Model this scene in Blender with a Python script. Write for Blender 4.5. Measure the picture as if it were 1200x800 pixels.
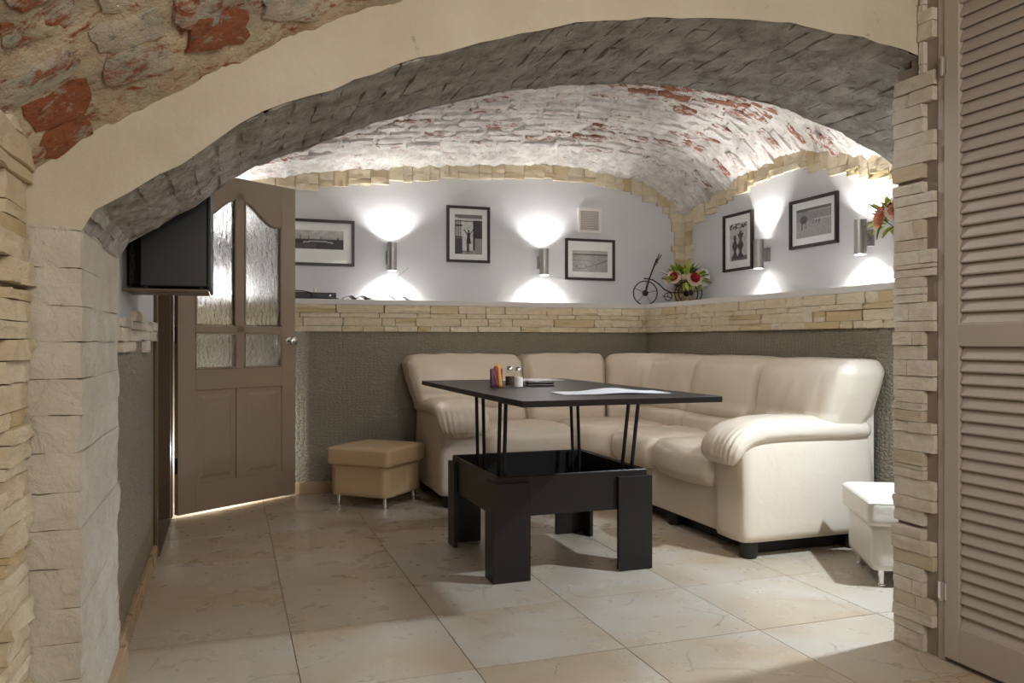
import bpy, bmesh, math, random
import numpy as np
from mathutils import Vector, Matrix, noise
R = random.Random(7)
for o in list(bpy.data.objects): bpy.data.objects.remove(o, do_unlink=True)
SC = bpy.context.scene
COL = SC.collection
PI = math.pi

# ------------------------------------------------------------------ camera, world, lights, exposure
cam_d = bpy.data.cameras.new('camera'); cam = bpy.data.objects.new('camera', cam_d); COL.objects.link(cam)
cam.location = (0, 0, 1.0); cam.rotation_euler = (PI/2, 0, -math.radians(19.156))
cam_d.sensor_width = 36; cam_d.lens = 28.5; cam_d.clip_start = 0.02
SC.camera = cam
W = bpy.data.worlds.new('world'); SC.world = W; W.use_nodes = True
W.node_tree.nodes['Background'].inputs[0].default_value = (0.9, 0.95, 1, 1)
W.node_tree.nodes['Background'].inputs[1].default_value = 0.05
SC.view_settings.view_transform = 'Standard'; SC.view_settings.look = 'None'
SC.view_settings.gamma = 1; SC.view_settings.use_curve_mapping = False
SC.view_settings.exposure = 0.9
def light(name, kind, loc, energy, color, size=0.05, rot=(0,0,0), **kw):
    d = bpy.data.lights.new(name, kind); d.energy = energy; d.color = color
    if kind == 'AREA':
        d.shape = 'RECTANGLE'; d.size = size; d.size_y = kw.get('size_y', size)
    else: d.shadow_soft_size = size
    if kind == 'SPOT': d.spot_size = kw.get('spot', 2.0); d.spot_blend = kw.get('blend', .5)
    o = bpy.data.objects.new(name, d); COL.objects.link(o); o.location = loc; o.rotation_euler = rot
    return o
# assumed, unseen cool light in the alcove behind the stone pier (lights the floor and the sofa end)
light('assumed_alcove_light', 'SPOT', (2.70, 2.222, 1.64), 100, (0.74, 0.87, 1.0), 0.03, tuple(Vector((-.65, .25, -1.6)).to_track_quat('-Z', 'Y').to_euler()), spot=math.radians(120), blend=.9)
# added warm fill panel behind the camera, brightens the arch face
light('front_room_fill', 'AREA', (0.9, -0.55, 1.90), 21, (1.0, 0.93, 0.83), 1.4, (math.radians(62), 0, math.radians(0)), size_y=1.0)
# unseen fill light added for the dining room, tucked behind the arch crown
light('dining_fill', 'POINT', (1.5, 3.15, 2.12), 13, (1.0, 0.98, 0.95), 0.12)
# added low light behind the open door, source assumed, brightens gap beneath it
light('assumed_door_light', 'POINT', (-.12, 5.28, .34), 12, (0.93, 0.97, 1.0), 0.03)

# ------------------------------------------------------------------ materials
def rgb(r, g, b):   # sRGB 0-255 -> linear
    return tuple((v/255/12.92 if v/255 <= .04045 else ((v/255+.055)/1.055)**2.4) for v in (r, g, b)) + (1,)
MATS = {}
class NT:
    def __init__(s, name):
        s.m = bpy.data.materials.new(name); s.m.use_nodes = True; s.t = s.m.node_tree
        s.b = s.t.nodes['Principled BSDF']; s.o = s.t.nodes['Material Output']; MATS[name] = s.m
        s._tc = None
    def n(s, t, **kw):
        x = s.t.nodes.new(t)
        for k, v in kw.items():
            if isinstance(k, str) and hasattr(x, k) and k not in ('inputs',): setattr(x, k, v)
        return x
    def l(s, a, b): s.t.links.new(a, b)
    def co(s, kind='Object'):
        if not s._tc: s._tc = s.n('ShaderNodeTexCoord')
        return s._tc.outputs[kind]
    def world(s):
        return s.n('ShaderNodeNewGeometry').outputs['Position']
    def noise(s, co, scale, detail=4, rough=.55, dist=0, col=False):
        x = s.n('ShaderNodeTexNoise'); s.l(co, x.inputs['Vector'])
        x.inputs['Scale'].default_value = scale; x.inputs['Detail'].default_value = detail
        x.inputs['Roughness'].default_value = rough; x.inputs['Distortion'].default_value = dist
        return x.outputs['Color' if col else 'Fac']
    def ramp(s, fac, *stops):
        x = s.n('ShaderNodeValToRGB'); s.l(fac, x.inputs[0]); e = x.color_ramp.elements
        while len(e) < len(stops): e.new(.5)
        for el, (p, c) in zip(e, stops): el.position = p; el.color = c if len(c) == 4 else (*c, 1)
        return x.outputs[0]
    def mix(s, fac, a, b, mode='MIX'):
        x = s.n('ShaderNodeMix'); x.data_type = 'RGBA'; x.blend_type = mode
        for v, i in ((fac, 0), (a, 6), (b, 7)):
            if isinstance(v, (int, float)): x.inputs[i].default_value = v
            elif isinstance(v, tuple): x.inputs[i].default_value = v
            else: s.l(v, x.inputs[i])
        return x.outputs[2]
    def math(s, op, a, b=0):
        x = s.n('ShaderNodeMath'); x.operation = op
        for v, i in ((a, 0), (b, 1)):
            if isinstance(v, (int, float)): x.inputs[i].default_value = v
            else: s.l(v, x.inputs[i])
        return x.outputs[0]
    def bump(s, h, strength=.3, dist=.01, prev=None):
        x = s.n('ShaderNodeBump'); s.l(h, x.inputs['Height']); x.inputs['Strength'].default_value = strength
        x.inputs['Distance'].default_value = dist
        if prev: s.l(prev, x.inputs['Normal'])
        s.l(x.outputs[0], s.b.inputs['Normal']); return x.outputs[0]
    def base(s, c):
        if isinstance(c, tuple): s.b.inputs['Base Color'].default_value = c
        else: s.l(c, s.b.inputs['Base Color'])
    def set(s, **kw):
        for k, v in kw.items(): s.b.inputs[k.replace('_', ' ')].default_value = v
    def rnd(s): return s.n('ShaderNodeObjectInfo').outputs['Random']
    def shifted(s, co, k=37.0):
        """coordinates offset per object so that alike pieces do not repeat"""
        r = s.rnd(); v = s.n('ShaderNodeVectorMath'); v.operation = 'SCALE'
        v.inputs[0].default_value = (1.0, 1.7, .6); s.l(s.math('MULTIPLY', r, k), v.inputs[3])
        a = s.n('ShaderNodeVectorMath'); a.operation = 'ADD'; s.l(co, a.inputs[0]); s.l(v.outputs[0], a.inputs[1])
        return a.outputs[0]

def simple(name, c, rough=.5, metal=0, **kw):
    t = NT(name); t.base(c); t.set(Roughness=rough, Metallic=metal, **kw); return t.m
BLACKC, WHITEC = (0,0,0,1), (1,1,1,1)

def m_plaster(name, c1, c2, bump=.25, sc=5, rough=.85, fine=60, marks=0):
    t = NT(name); w = t.world()
    n1 = t.noise(w, sc, 5, .6); col = t.mix(t.ramp(n1, (.3, BLACKC), (.7, WHITEC)), c1, c2); t.set(Roughness=rough)
    if marks:   # scattered chips, scuffs and stains
        mk = t.ramp(t.noise(w, 17, 7, .75, .5), (.645, BLACKC), (.70, (marks,)*3)); col = t.mix(mk, col, tuple(v*.42 for v in c2[:3])+(1,))
    t.base(col)
    b = t.bump(t.noise(w, fine, 6, .65), bump, .006)
    t.bump(t.noise(w, sc*2.2, 4, .6, .6), bump*.8, .02, b); return t.m
m_plaster('arch_plaster', rgb(210,202,184), rgb(194,184,163), .4, 3, .85, 40, .7)
m_plaster('pier_paint', rgb(206,201,190), rgb(186,179,164), .85, 7, .8, 24, .75)
m_plaster('soffit_paint', rgb(192,189,184), rgb(130,124,116), 1.0, 11, .9, 26, .6)
m_plaster('wall_paint', rgb(209,210,213), rgb(203,204,207), .06, 2, .8, 120)
m_plaster('taupe_wall_paint', rgb(150,138,126), rgb(142,130,118), .06, 2, .7, 120)
m_plaster('ledge_board', rgb(214,211,208), rgb(208,205,202), .02, 3, .45, 80)

def m_wainscot():
    t = NT('embossed_wallcovering'); w = t.world()
    c = t.mix(t.noise(w, 2.2, 3), rgb(124,117,101), rgb(134,127,111)); t.base(c); t.set(Roughness=.42)
    mp = t.n('ShaderNodeMapping'); t.l(w, mp.inputs['Vector']); mp.inputs['Scale'].default_value = (1, 1, 1.5)
    wob = t.mix(.06, mp.outputs[0], t.noise(w, 3, 2, col=True), 'ADD')
    v = t.n('ShaderNodeTexVoronoi'); v.feature = 'DISTANCE_TO_EDGE'; t.l(wob, v.inputs['Vector'])
    v.inputs['Scale'].default_value = 34; v.inputs['Randomness'].default_value = .55
    t.bump(t.ramp(v.outputs['Distance'], (0, BLACKC), (.22, WHITEC)), .55, .006); return t.m
m_wainscot()

def m_stone(name, a, b, c):
    t = NT(name); w = t.shifted(t.world(), 11); r = t.rnd()
    col = t.ramp(r, (0, a), (.45, b), (.8, a), (1, c))
    col = t.mix(t.ramp(t.noise(w, 26, 5, .6, .3), (.42, BLACKC), (.75, (.55,.55,.55,1))), col, c)
    t.base(col); t.set(Roughness=.82)
    mp = t.n('ShaderNodeMapping'); t.l(w, mp.inputs['Vector']); mp.inputs['Scale'].default_value = (1, 1, 2.5)
    bb = t.bump(t.noise(mp.outputs[0], 22, 6, .65), .5, .012)
    t.bump(t.noise(w, 90, 4), .25, .004, bb); return t.m
m_stone('split_stone', rgb(214,200,172), rgb(222,212,190), rgb(196,174,130))
m_stone('split_stone_pale', rgb(208,199,186), rgb(216,209,198), rgb(188,168,134))

def m_vault(name, white, grey, red, th, scale):
    """limewashed old masonry: worn lime over red brick; obj.color red channel shifts how bare a brick is"""
    t = NT(name); w = t.world(); oi = t.n('ShaderNodeObjectInfo')
    sep = t.n('ShaderNodeSeparateColor'); t.l(oi.outputs['Color'], sep.inputs[0])
    lime = t.mix(t.ramp(t.noise(w, 7, 5, .6), (.38, BLACKC), (.66, WHITEC)), white, grey)
    redc = t.ramp(t.noise(w, 30, 7, .75), (.34, tuple(v*.4 for v in red[:3])), (.47, red), (.58, tuple(v*.9 for v in red[:3])), (.68, tuple(.5*a+.5*b for a, b in zip(red[:3], white[:3]))))
    mpv = t.n('ShaderNodeMapping'); t.l(w, mpv.inputs['Vector']); mpv.inputs['Scale'].default_value = (.55, 1.5, 1)
    f = t.math('ADD', t.noise(mpv.outputs[0], scale, 8, .74, .4), t.math('MULTIPLY', sep.outputs[0], .4))
    f = t.math('ADD', f, -.2)
    mask = t.ramp(f, (th-.02, BLACKC), (th+.07, WHITEC))
    pink = t.mix(t.ramp(t.noise(w, scale*.6, 4), (.5, BLACKC), (.62, (.5,.5,.5,1))), lime, tuple(.55*a+.45*b for a, b in zip(white[:3], red[:3]))+(1,))
    dark = t.ramp(t.noise(mpv.outputs[0], 34, 6, .74), (.57, BLACKC), (.66, (.7,.7,.7,1)))
    c = t.mix(mask, pink, redc); c = t.mix(dark, c, tuple(v*.45 for v in grey[:3])+(1,))
    t.base(c); t.set(Roughness=.9)
    b = t.bump(t.noise(w, 28, 6, .7), .9, .02); t.bump(t.noise(w, 95, 4, .6), .35, .005, b); return t.m
m_vault('limewashed_brick', rgb(240,237,233), rgb(206,203,200), rgb(158,106,84), .555, 24)
m_vault('limewashed_mortar', rgb(238,235,230), rgb(200,197,193), rgb(156,112,92), .60, 22)
m_vault('bare_vault_stone', rgb(200,188,168), rgb(150,150,142), rgb(152,90,58), .55, 15)
m_vault('bare_vault_mortar', rgb(206,190,162), rgb(170,160,140), rgb(146,80,50), .555, 19)

def m_tile(name, a, b, vein):
    t = NT(name); w = t.shifted(t.world(), 23)
    n = t.noise(w, 2.2, 3, .5, .5); col = t.mix(t.ramp(n, (.35, BLACKC), (.68, WHITEC)), a, b)
    wob = t.mix(.16, w, t.noise(w, 4.5, 4, .6, col=True), 'ADD')
    v = t.n('ShaderNodeTexVoronoi'); v.voronoi_dimensions = '2D'; v.feature = 'DISTANCE_TO_EDGE'; t.l(wob, v.inputs['Vector']); v.inputs['Scale'].default_value = 2.6
    line = t.ramp(v.outputs['Distance'], (0, WHITEC), (.010, BLACKC)); keep = t.ramp(t.noise(w, 3.5, 3), (.52, BLACKC), (.6, (.75,.75,.75,1)))
    col = t.mix(t.mix(1.0, line, keep, 'MULTIPLY'), col, vein)
    t.base(col); t.l(t.ramp(t.noise(w, 9, 4), (.3, (.24,.24,.24,1)), (.7, (.38,.38,.38,1))), t.b.inputs['Roughness'])
    t.bump(t.noise(w, 12, 4), .05, .004); return t.m
m_tile('marbled_tile', rgb(182,173,159), rgb(172,153,128), rgb(118,101,82))
m_tile('baseboard_tile', rgb(176,150,116), rgb(160,132,98), rgb(130,104,76))
simple('grout', rgb(140,118,90), .9)

def m_wood(name, a, b, rough, sc=(3, 3, 40)):
    t = NT(name); mp = t.n('ShaderNodeMapping'); t.l(t.co(), mp.inputs['Vector']); mp.inputs['Scale'].default_value = sc
    n = t.noise(mp.outputs[0], 4, 6, .6, .6); t.base(t.mix(n, a, b)); t.set(Roughness=rough); t.bump(n, .05, .002); return t.m
m_wood('door_paint', rgb(152,136,117), rgb(147,131,113), .42, (40, 40, 3))
m_wood('door_frame_paint', rgb(98,78,56), rgb(88,68,48), .38, (40, 40, 3))
m_wood('louvre_paint', rgb(182,172,162), rgb(176,166,156), .5, (40, 3, 40))
m_wood('dark_wenge', rgb(20,15,12), rgb(14,10,8), .4, (3, 3, 30))
m_wood('wenge_edge', rgb(40,32,26), rgb(30,24,20), .35, (3, 3, 30))

def m_leather(name, c, rough=.36):
    t = NT(name); w = t.world(); t.base(t.mix(t.noise(w, 3, 3), c, tuple(v*.93 for v in c[:3])+(1,))); t.set(Roughness=rough)
    v = t.n('ShaderNodeTexVoronoi'); t.l(w, v.inputs['Vector']); v.inputs['Scale'].default_value = 220
    b = t.bump(v.outputs['Distance'], .06, .002); t.bump(t.noise(w, 9, 4, .5, .8), .28, .012, b); return t.m
m_leather('cream_leather', rgb(216,202,184))
m_leather('beige_leather', rgb(206,180,142), .33)
m_leather('white_leather', rgb(226,220,208), .33)
simple('piping', rgb(150,122,98), .5)
simple('chrome', (.8,.8,.8,1), .14, 1)
def m_brushed():
    t = NT('brushed_steel'); mp = t.n('ShaderNodeMapping'); t.l(t.co(), mp.inputs['Vector']); mp.inputs['Scale'].default_value = (120, 120, 3)
    n = t.noise(mp.outputs[0], 4, 3); t.base((.40,.39,.38,1)); t.set(Metallic=1.0); t.l(t.ramp(n, (.3, (.36,)*3), (.7, (.5,)*3)), t.b.inputs['Roughness']); return t.m
m_brushed()
simple('black_metal', rgb(20,20,22), .38, .3)
simple('iron', rgb(44,36,30), .5, .6)
simple('black_plastic', rgb(21,22,25), .42)
simple('black_void', rgb(8,8,9), .6)
simple('black_frame', rgb(24,20,18), .4)
simple('mat_board', rgb(240,242,241), .8)
simple('white_plastic', rgb(222,218,212), .4)
simple('grille_shadow', rgb(176,170,164), .8)
simple('paper', rgb(226,228,232), .28)
simple('page', rgb(206,208,212), .35)
simple('cover_print', rgb(96,98,104), .3)
simple('black_leather', rgb(22,21,20), .3)
simple('brass', rgb(170,120,60), .35, 1)
simple('foot_black', rgb(16,14,13), .5)
simple('pepper', rgb(70,50,36), .8)
simple('salt', rgb(235,232,226), .8)
simple('sachet_red', rgb(140,26,34), .35)
simple('sachet_plum', rgb(78,26,52), .35)
simple('sachet_yellow', rgb(214,170,40), .35)
simple('petal_cream', rgb(240,226,206), .6)
simple('petal_white', rgb(244,242,236), .6)
simple('petal_red', rgb(186,40,52), .6)
simple('petal_coral', rgb(232,164,136), .6)
simple('leaf_green', rgb(120,142,44), .55)
simple('leaf_dark', rgb(74,84,42), .55)
simple('leaf_lime', rgb(176,190,70), .55)
simple('rust_berry', rgb(140,76,60), .6)
def m_emit(name, c, s):
    t = NT(name); t.base(c); t.b.inputs['Emission Color'].default_value = c; t.b.inputs['Emission Strength'].default_value = s; return t.m
m_emit('lamp_glow', (1, .97, .9, 1), 12)
def m_glass():
    t = NT('patterned_glass'); t.base((.93,.95,.95,1)); t.set(Roughness=.2, IOR=1.3); t.b.inputs['Transmission Weight'].default_value = 1
    mp = t.n('ShaderNodeMapping'); t.l(t.co(), mp.inputs['Vector']); mp.inputs['Scale'].default_value = (1, 1, .55)
    b = t.bump(t.noise(mp.outputs[0], 48, 3, .6, 1.0), 1.0, .012); return t.m
m_glass()
def m_clear(name, tint, ior=1.45):
    t = NT(name); tr = t.n('ShaderNodeBsdfTransparent'); tr.inputs[0].default_value = tint
    gl = t.n('ShaderNodeBsdfGlossy'); gl.inputs['Roughness'].default_value = .03
    lw = t.n('ShaderNodeLayerWeight'); lw.inputs[0].default_value = .5
    fr = t.math('ADD', t.math('MULTIPLY', t.math('POWER', lw.outputs['Facing'], 5), .9), .02)
    mx = t.n('ShaderNodeMixShader'); t.l(fr, mx.inputs[0]); t.l(tr.outputs[0], mx.inputs[1]); t.l(gl.outputs[0], mx.inputs[2])
    t.l(mx.outputs[0], t.o.inputs[0]); return t.m
m_clear('clear_glass', (.995,.998,.998,1))
def m_print():
    t = NT('photo_print'); a = t.n('ShaderNodeVertexColor'); a.layer_name = 'ink'; t.l(a.outputs[0], t.b.inputs['Base Color']); t.set(Roughness=.5); return t.m
m_print()

# ------------------------------------------------------------------ mesh helpers
class MB:
    def __init__(s): s.v = []; s.f = []; s.mi = []
    def add(s, vs, fs, m=0):
        k = len(s.v); s.v += [tuple(v) for v in vs]; s.f += [tuple(i+k for i in f) for f in fs]; s.mi += [m]*len(fs); return s
    def box(s, x0, x1, y0, y1, z0, z1, M=None, m=0):
        vs = [Vector((x, y, z)) for x in (x0, x1) for y in (y0, y1) for z in (z0, z1)]
        if M: vs = [M @ v for v in vs]
        return s.add(vs, [(0,1,3,2),(4,6,7,5),(0,4,5,1),(2,3,7,6),(0,2,6,4),(1,5,7,3)], m)
    def tube(s, pts, r, seg=10, closed=False, cap=True, m=0, up=None):
        pts = [Vector(p) for p in pts]; n = len(pts); vs = []; prev = None
        for i, p in enumerate(pts):
            a = pts[i-1] if (i or closed) else p; b = pts[(i+1) % n] if (i < n-1 or closed) else p
            t = (b-a).normalized()
            if prev is None:
                u = Vector((0,0,1)) if abs(t.z) < .9 else Vector((1,0,0))
                u = (u - t*u.dot(t)).normalized()
            else: u = (prev - t*prev.dot(t)).normalized()
            prev = u; w = t.cross(u); rr = r[i] if isinstance(r, (list, tuple)) else r
            vs += [p + (u*math.cos(2*PI*k/seg) + w*math.sin(2*PI*k/seg))*rr for k in range(seg)]
        fs = []
        for i in range(n if closed else n-1):
            j = (i+1) % n
            fs += [(i*seg+k, i*seg+(k+1)%seg, j*seg+(k+1)%seg, j*seg+k) for k in range(seg)]
        if cap and not closed: fs += [tuple(range(seg))[::-1], tuple((n-1)*seg+k for k in range(seg))]
        return s.add(vs, fs, m)
    def lathe(s, prof, c=(0,0,0), seg=20, M=None, m=0):
        vs = []; n = len(prof); c = Vector(c)
        for r, z in prof:
            for k in range(seg):
                p = Vector((r*math.cos(2*PI*k/seg), r*math.sin(2*PI*k/seg), z))
                vs.append((M @ p if M else p) + c)
        fs = [(i*seg+k, i*seg+(k+1)%seg, (i+1)*seg+(k+1)%seg, (i+1)*seg+k) for i in range(n-1) for k in range(seg)]
        if prof[0][0] > 1e-5: fs.append(tuple(range(seg))[::-1])
        if prof[-1][0] > 1e-5: fs.append(tuple((n-1)*seg+k for k in range(seg)))
        return s.add(vs, fs, m)
    def prism(s, poly, a, b, fn, m=0):
        """poly: 2-D outline, extruded from a to b; fn(u, v, w) -> point"""
        n = len(poly); vs = [fn(u, v, a) for u, v in poly] + [fn(u, v, b) for u, v in poly]
        fs = [tuple(range(n))[::-1], tuple(range(n, 2*n))] + [(i, (i+1)%n, n+(i+1)%n, n+i) for i in range(n)]
        return s.add(vs, fs, m)
    def grid(s, fn, nu, nv, m=0):
        vs = [fn(i/nu, j/nv) for i in range(nu+1) for j in range(nv+1)]
        fs = [(i*(nv+1)+j, (i+1)*(nv+1)+j, (i+1)*(nv+1)+j+1, i*(nv+1)+j+1) for i in range(nu) for j in range(nv)]
        return s.add(vs, fs, m)
    def mesh(s, name, smooth=False, bevel=0, seg=2, weld=False):
        me = bpy.data.meshes.new(name); me.from_pydata(s.v, [], s.f)
        if any(s.mi): me.polygons.foreach_set('material_index', s.mi)
        bm = bmesh.new(); bm.from_mesh(me)
        if weld: bmesh.ops.remove_doubles(bm, verts=bm.verts, dist=1e-5)
        bmesh.ops.recalc_face_normals(bm, faces=bm.faces)
        if bevel: bmesh.ops.bevel(bm, geom=list(bm.edges), offset=bevel, segments=seg, affect='EDGES', profile=.5, clamp_overlap=True)
        bm.to_mesh(me); bm.free()
        if smooth:
            me.polygons.foreach_set('use_smooth', [True]*len(me.polygons))
            if smooth != 'all': me.set_sharp_from_angle(angle=math.radians(40))
        return me
def link(name, me, mat=None, parent=None, loc=None, rot=None):
    o = bpy.data.objects.new(name, me); COL.objects.link(o)
    if me is not None and mat:
        ms = mat if isinstance(mat, (list, tuple)) else [mat]
        if not me.materials:
            for m in ms: me.materials.append(MATS[m])
    if parent: o.parent = parent
    if loc: o.location = loc
    if rot: o.rotation_euler = rot
    return o
def build(name, mb, mat, parent=None, smooth=False, bevel=0, seg=2, loc=None, rot=None, weld=False):
    return link(name, mb.mesh(name, smooth, bevel, seg, weld), mat, parent, loc, rot)
def tag(o, label, cat, group=None, kind=None):
    o['label'] = label; o['category'] = cat
    if group: o['group'] = group
    if kind: o['kind'] = kind
    return o
def thing(name, label, cat, loc=(0,0,0), rz=0, group=None, kind=None):
    o = bpy.data.objects.new(name, None); COL.objects.link(o); o.location = loc; o.rotation_euler = (0,0,rz); o.empty_display_size = .05
    return tag(o, label, cat, group, kind)
def copy_tree(o, parent=None):
    c = o.copy(); COL.objects.link(c); c.parent = parent
    for ch in list(o.children): copy_tree(ch, c)
    return c
def fbm(p, sc, o=3): return noise.fractal(Vector(p)*sc, 1.0, 2.0, o, noise_basis='PERLIN_ORIGINAL')
def interp(x, pts):
    """smooth monotone cubic through points"""
    xs = [p[0] for p in pts]; ys = [p[1] for p in pts]; n = len(xs)
    d = [(ys[i+1]-ys[i])/(xs[i+1]-xs[i]) for i in range(n-1)]
    m = [d[0]] + [0 if d[i-1]*d[i] <= 0 else 2*d[i-1]*d[i]/(d[i-1]+d[i]) for i in range(1, n-1)] + [d[-1]]
    if x <= xs[0]: return ys[0] + d[0]*(x-xs[0])*.3
    if x >= xs[-1]: return ys[-1] + d[-1]*(x-xs[-1])*.3
    i = max(k for k in range(n-1) if xs[k] <= x); h = xs[i+1]-xs[i]; t = (x-xs[i])/h
    return ((2*t**3-3*t*t+1)*ys[i] + (t**3-2*t*t+t)*h*m[i] + (-2*t**3+3*t*t)*ys[i+1] + (t**3-t*t)*h*m[i+1])

def cube_grid(nx, ny, nz):
    """deduplicated surface grid of the [-1,1] cube"""
    idx = {}; vs = []; fs = []
    def vid(i, j, k):
        key = (i, j, k)
        if key not in idx: idx[key] = len(vs); vs.append((2*i/nx-1, 2*j/ny-1, 2*k/nz-1))
        return idx[key]
    for i in range(nx):
        for j in range(ny):
            for k, fl in ((0, 1), (nz, 0)):
                q = [vid(i,j,k), vid(i+1,j,k), vid(i+1,j+1,k), vid(i,j+1,k)]; fs.append(tuple(q[::-1] if fl else q))
    for i in range(nx):
        for k in range(nz):
            for j, fl in ((0, 0), (ny, 1)):
                q = [vid(i,j,k), vid(i+1,j,k), vid(i+1,j,k+1), vid(i,j,k+1)]; fs.append(tuple(q[::-1] if fl else q))
    for j in range(ny):
        for k in range(nz):
            for i, fl in ((0, 1), (nx, 0)):
                q = [vid(i,j,k), vid(i,j+1,k), vid(i,j+1,k+1), vid(i,j,k+1)]; fs.append(tuple(q[::-1] if fl else q))
    return vs, fs
def cushion(hx, hy, hz, r, puff=(0, 0, 0), n=(16, 10, 8), fn=None, mapf=None, mb=None):
    """rounded pillow block of half sizes; puff swells each axis; fn(p, unit)->p extra shaping; mapf(p)->world"""
    vs, fs = cube_grid(*n); out = []; H = Vector((hx, hy, hz))
    for u in vs:
        # spread samples towards the rounded edges
        u = Vector([math.copysign(abs(c)**.8, c) for c in u])
        p = Vector((u.x*hx, u.y*hy, u.z*hz)); q = Vector([max(-(H[i]-r), min(H[i]-r, p[i])) for i in range(3)])
        d = p - q
        if d.length > 1e-7: p = q + d.normalized()*r
        w = [1-c*c for c in u]
        p.x += math.copysign(puff[0]*max(0, w[1])*max(0, w[2]), u.x) if abs(u.x) > .999 else 0
        p = Vector((p.x, p.y + u.y*puff[1]*max(0, w[0])**.6*max(0, w[2])**.6, p.z + u.z*puff[2]*max(0, w[0])**.6*max(0, w[1])**.6))
        if fn: p = fn(p, u)
        if mapf: p = mapf(p)
        out.append(p)
    return (mb or MB()).add(out, fs)

# rough masonry blocks: unit cubes (-.5 .. .5) with chipped, uneven surfaces, shared by all bricks of a kind
def rough_block(name, amp, seed, n=(4, 2, 2), rnd=.12):
    vs, fs = cube_grid(*n); out = []
    for u in vs:
        p = Vector(u)*.5
        corner = sum(1 for c in u if abs(c) > .99)
        if corner >= 2: p *= 1 - rnd*(corner-1)*.5*(.5+R.random())
        p += Vector((amp[0]*fbm(p+Vector((seed, 0, 0)), 2.3), amp[1]*fbm(p+Vector((0, seed, 0)), 2.3), amp[2]*fbm(p+Vector((0, 0, seed)), 2.3)))
        out.append(p)
    return MB().add(out, fs).mesh(name, smooth=True)
def rough_set(name, mat, amp, k=8, n=(4, 2, 2), rnd=.12):
    r = []
    for i in range(k):
        me = rough_block(name, amp, 3.7*i+1, n, rnd); me.materials.append(MATS[mat]); r.append(me)
    return r
def put(name, me, parent, M):
    o = bpy.data.objects.new(name, me); COL.objects.link(o); o.parent = parent; o.matrix_basis = parent.matrix_basis.inverted() @ M; return o
def TRS(loc, xa, ya, za, s):
    M = Matrix((xa, ya, za)).transposed().to_4x4(); M.translation = Vector(loc)
    return M @ Matrix.Diagonal((*s, 1))
EX, EY, EZ = Vector((1,0,0)), Vector((0,1,0)), Vector((0,0,1))

# ------------------------------------------------------------------ key dimensions (metres)
XL, XR, XU = -.33, 2.98, 3.50      # left wall, right wainscot, right upper wall
YB, YU = 5.47, 5.77                # back wainscot, back upper wall
YA, YC = 2.05, 2.70                # arch wall, front and far face
XF, XD = -.44, 2.12                # front room: left wall, louvre door wall
YE = 2.147                         # end of the stone pier
ARCH = [(-.318,1.252),(-.291,1.30),(-.222,1.341),(-.157,1.387),(-.107,1.42),(.02,1.52),(.35,1.68),(.6,1.78),(.97,1.89),(1.3,1.945),
        (1.6,1.965),(1.9,1.955),(2.26,1.885),(2.61,1.76),(2.98,1.57),(3.31,1.25)]
def arch_z(x): return interp(x, ARCH)
GX = [(-.45,1.95),(-.2,2.02),(.05,2.07),(.425,2.136),(.61,2.168),(1.1,2.232),(1.6,2.285),(2.2,2.325),(2.53,2.322),(2.9,2.287),(3.154,2.235),(3.32,2.14),(3.5,1.985),(3.6,1.9)]
GY = [(2.6,1.87),(3.1,1.93),(3.62,2.014),(4.03,2.139),(4.3,2.205),(4.5,2.222),(4.81,2.19),(5.15,2.14),(5.50,2.055),(5.77,1.985),(5.9,1.95)]
ZS = 1.985
def vault_z(x, y): return interp(x, GX) + interp(y, GY) - ZS
CA = [(-.5,1.29),(-.41,1.37),(-.31,1.46),(-.15,1.557),(.058,1.69),(.412,1.872),(.7,1.98),(1.1,2.07),(1.6,2.12),(2.2,2.14)]
def near_z(x, y):
    v = max(0, YA-y); return min(interp(x, CA) + .62*v - .16*v*v, 2.34)

# ------------------------------------------------------------------ floor of square marbled tiles
floor = build('floor', MB().box(-.62, 3.6, -2.2, 5.8, -.08, -.004), 'grout')
tag(floor, 'beige marbled square tile floor running through the archway', 'floor', kind='structure')
TS, G = .513, .0016
tm = {}
for i in range(-2, 8):
    for j in range(-10, 6):
        x0, y0 = .195+TS*i, 2.89+TS*j; x1, y1 = x0+TS, y0+TS
        x0, x1 = max(x0, -.45), min(x1, 3.3); y0, y1 = max(y0, -2.1), min(y1, 5.6)
        if x1-x0 < .02 or y1-y0 < .02: continue
        if x1 > 2.99 and y0 > 2.7: x1 = 2.99
        if x1-x0 < .02: continue
        w, d = x1-x0-2*G, y1-y0-2*G; key = (round(w, 3), round(d, 3))
        if key not in tm:
            tm[key] = MB().box(-w/2, w/2, -d/2, d/2, -.012, 0).mesh('tile'); tm[key].materials.append(MATS['marbled_tile'])
        link('tile', tm[key], None, floor, ((x0+x1)/2, (y0+y1)/2, R.uniform(-.0006, 0)))

# ------------------------------------------------------------------ back wall: wainscot, stone band, ledge, upper wall
wall_back = thing('wall_back', 'back wall with olive embossed wainscot, stone band, ledge and pale upper part', 'wall', (0, YB, 0), kind='structure')
def child(name, mb, mat, parent, **kw):
    o = build(name, mb, mat, None, **kw); o.parent = parent; o.matrix_parent_inverse = parent.matrix_basis.inverted()
    return o
child('wainscot', MB().box(-.36, 3.05, YB, YB+.06, 0, 1.246), 'embossed_wallcovering', wall_back)
child('upper_wall', MB().box(-.45, 3.62, YU, YU+.1, 1.2, 2.62), 'wall_paint', wall_back)
child('ledge', MB().box(-.40, XR-.014, YB-.014, YU, 1.246, 1.281), 'ledge_board', wall_back, bevel=.003)
wall_right = thing('wall_right', 'right wall with olive embossed wainscot, stone band, ledge and pale upper part', 'wall', (XR, 0, 0), kind='structure')
child('wainscot', MB().box(XR, XR+.06, 2.70, YB, 0, 1.246), 'embossed_wallcovering', wall_right)
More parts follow.
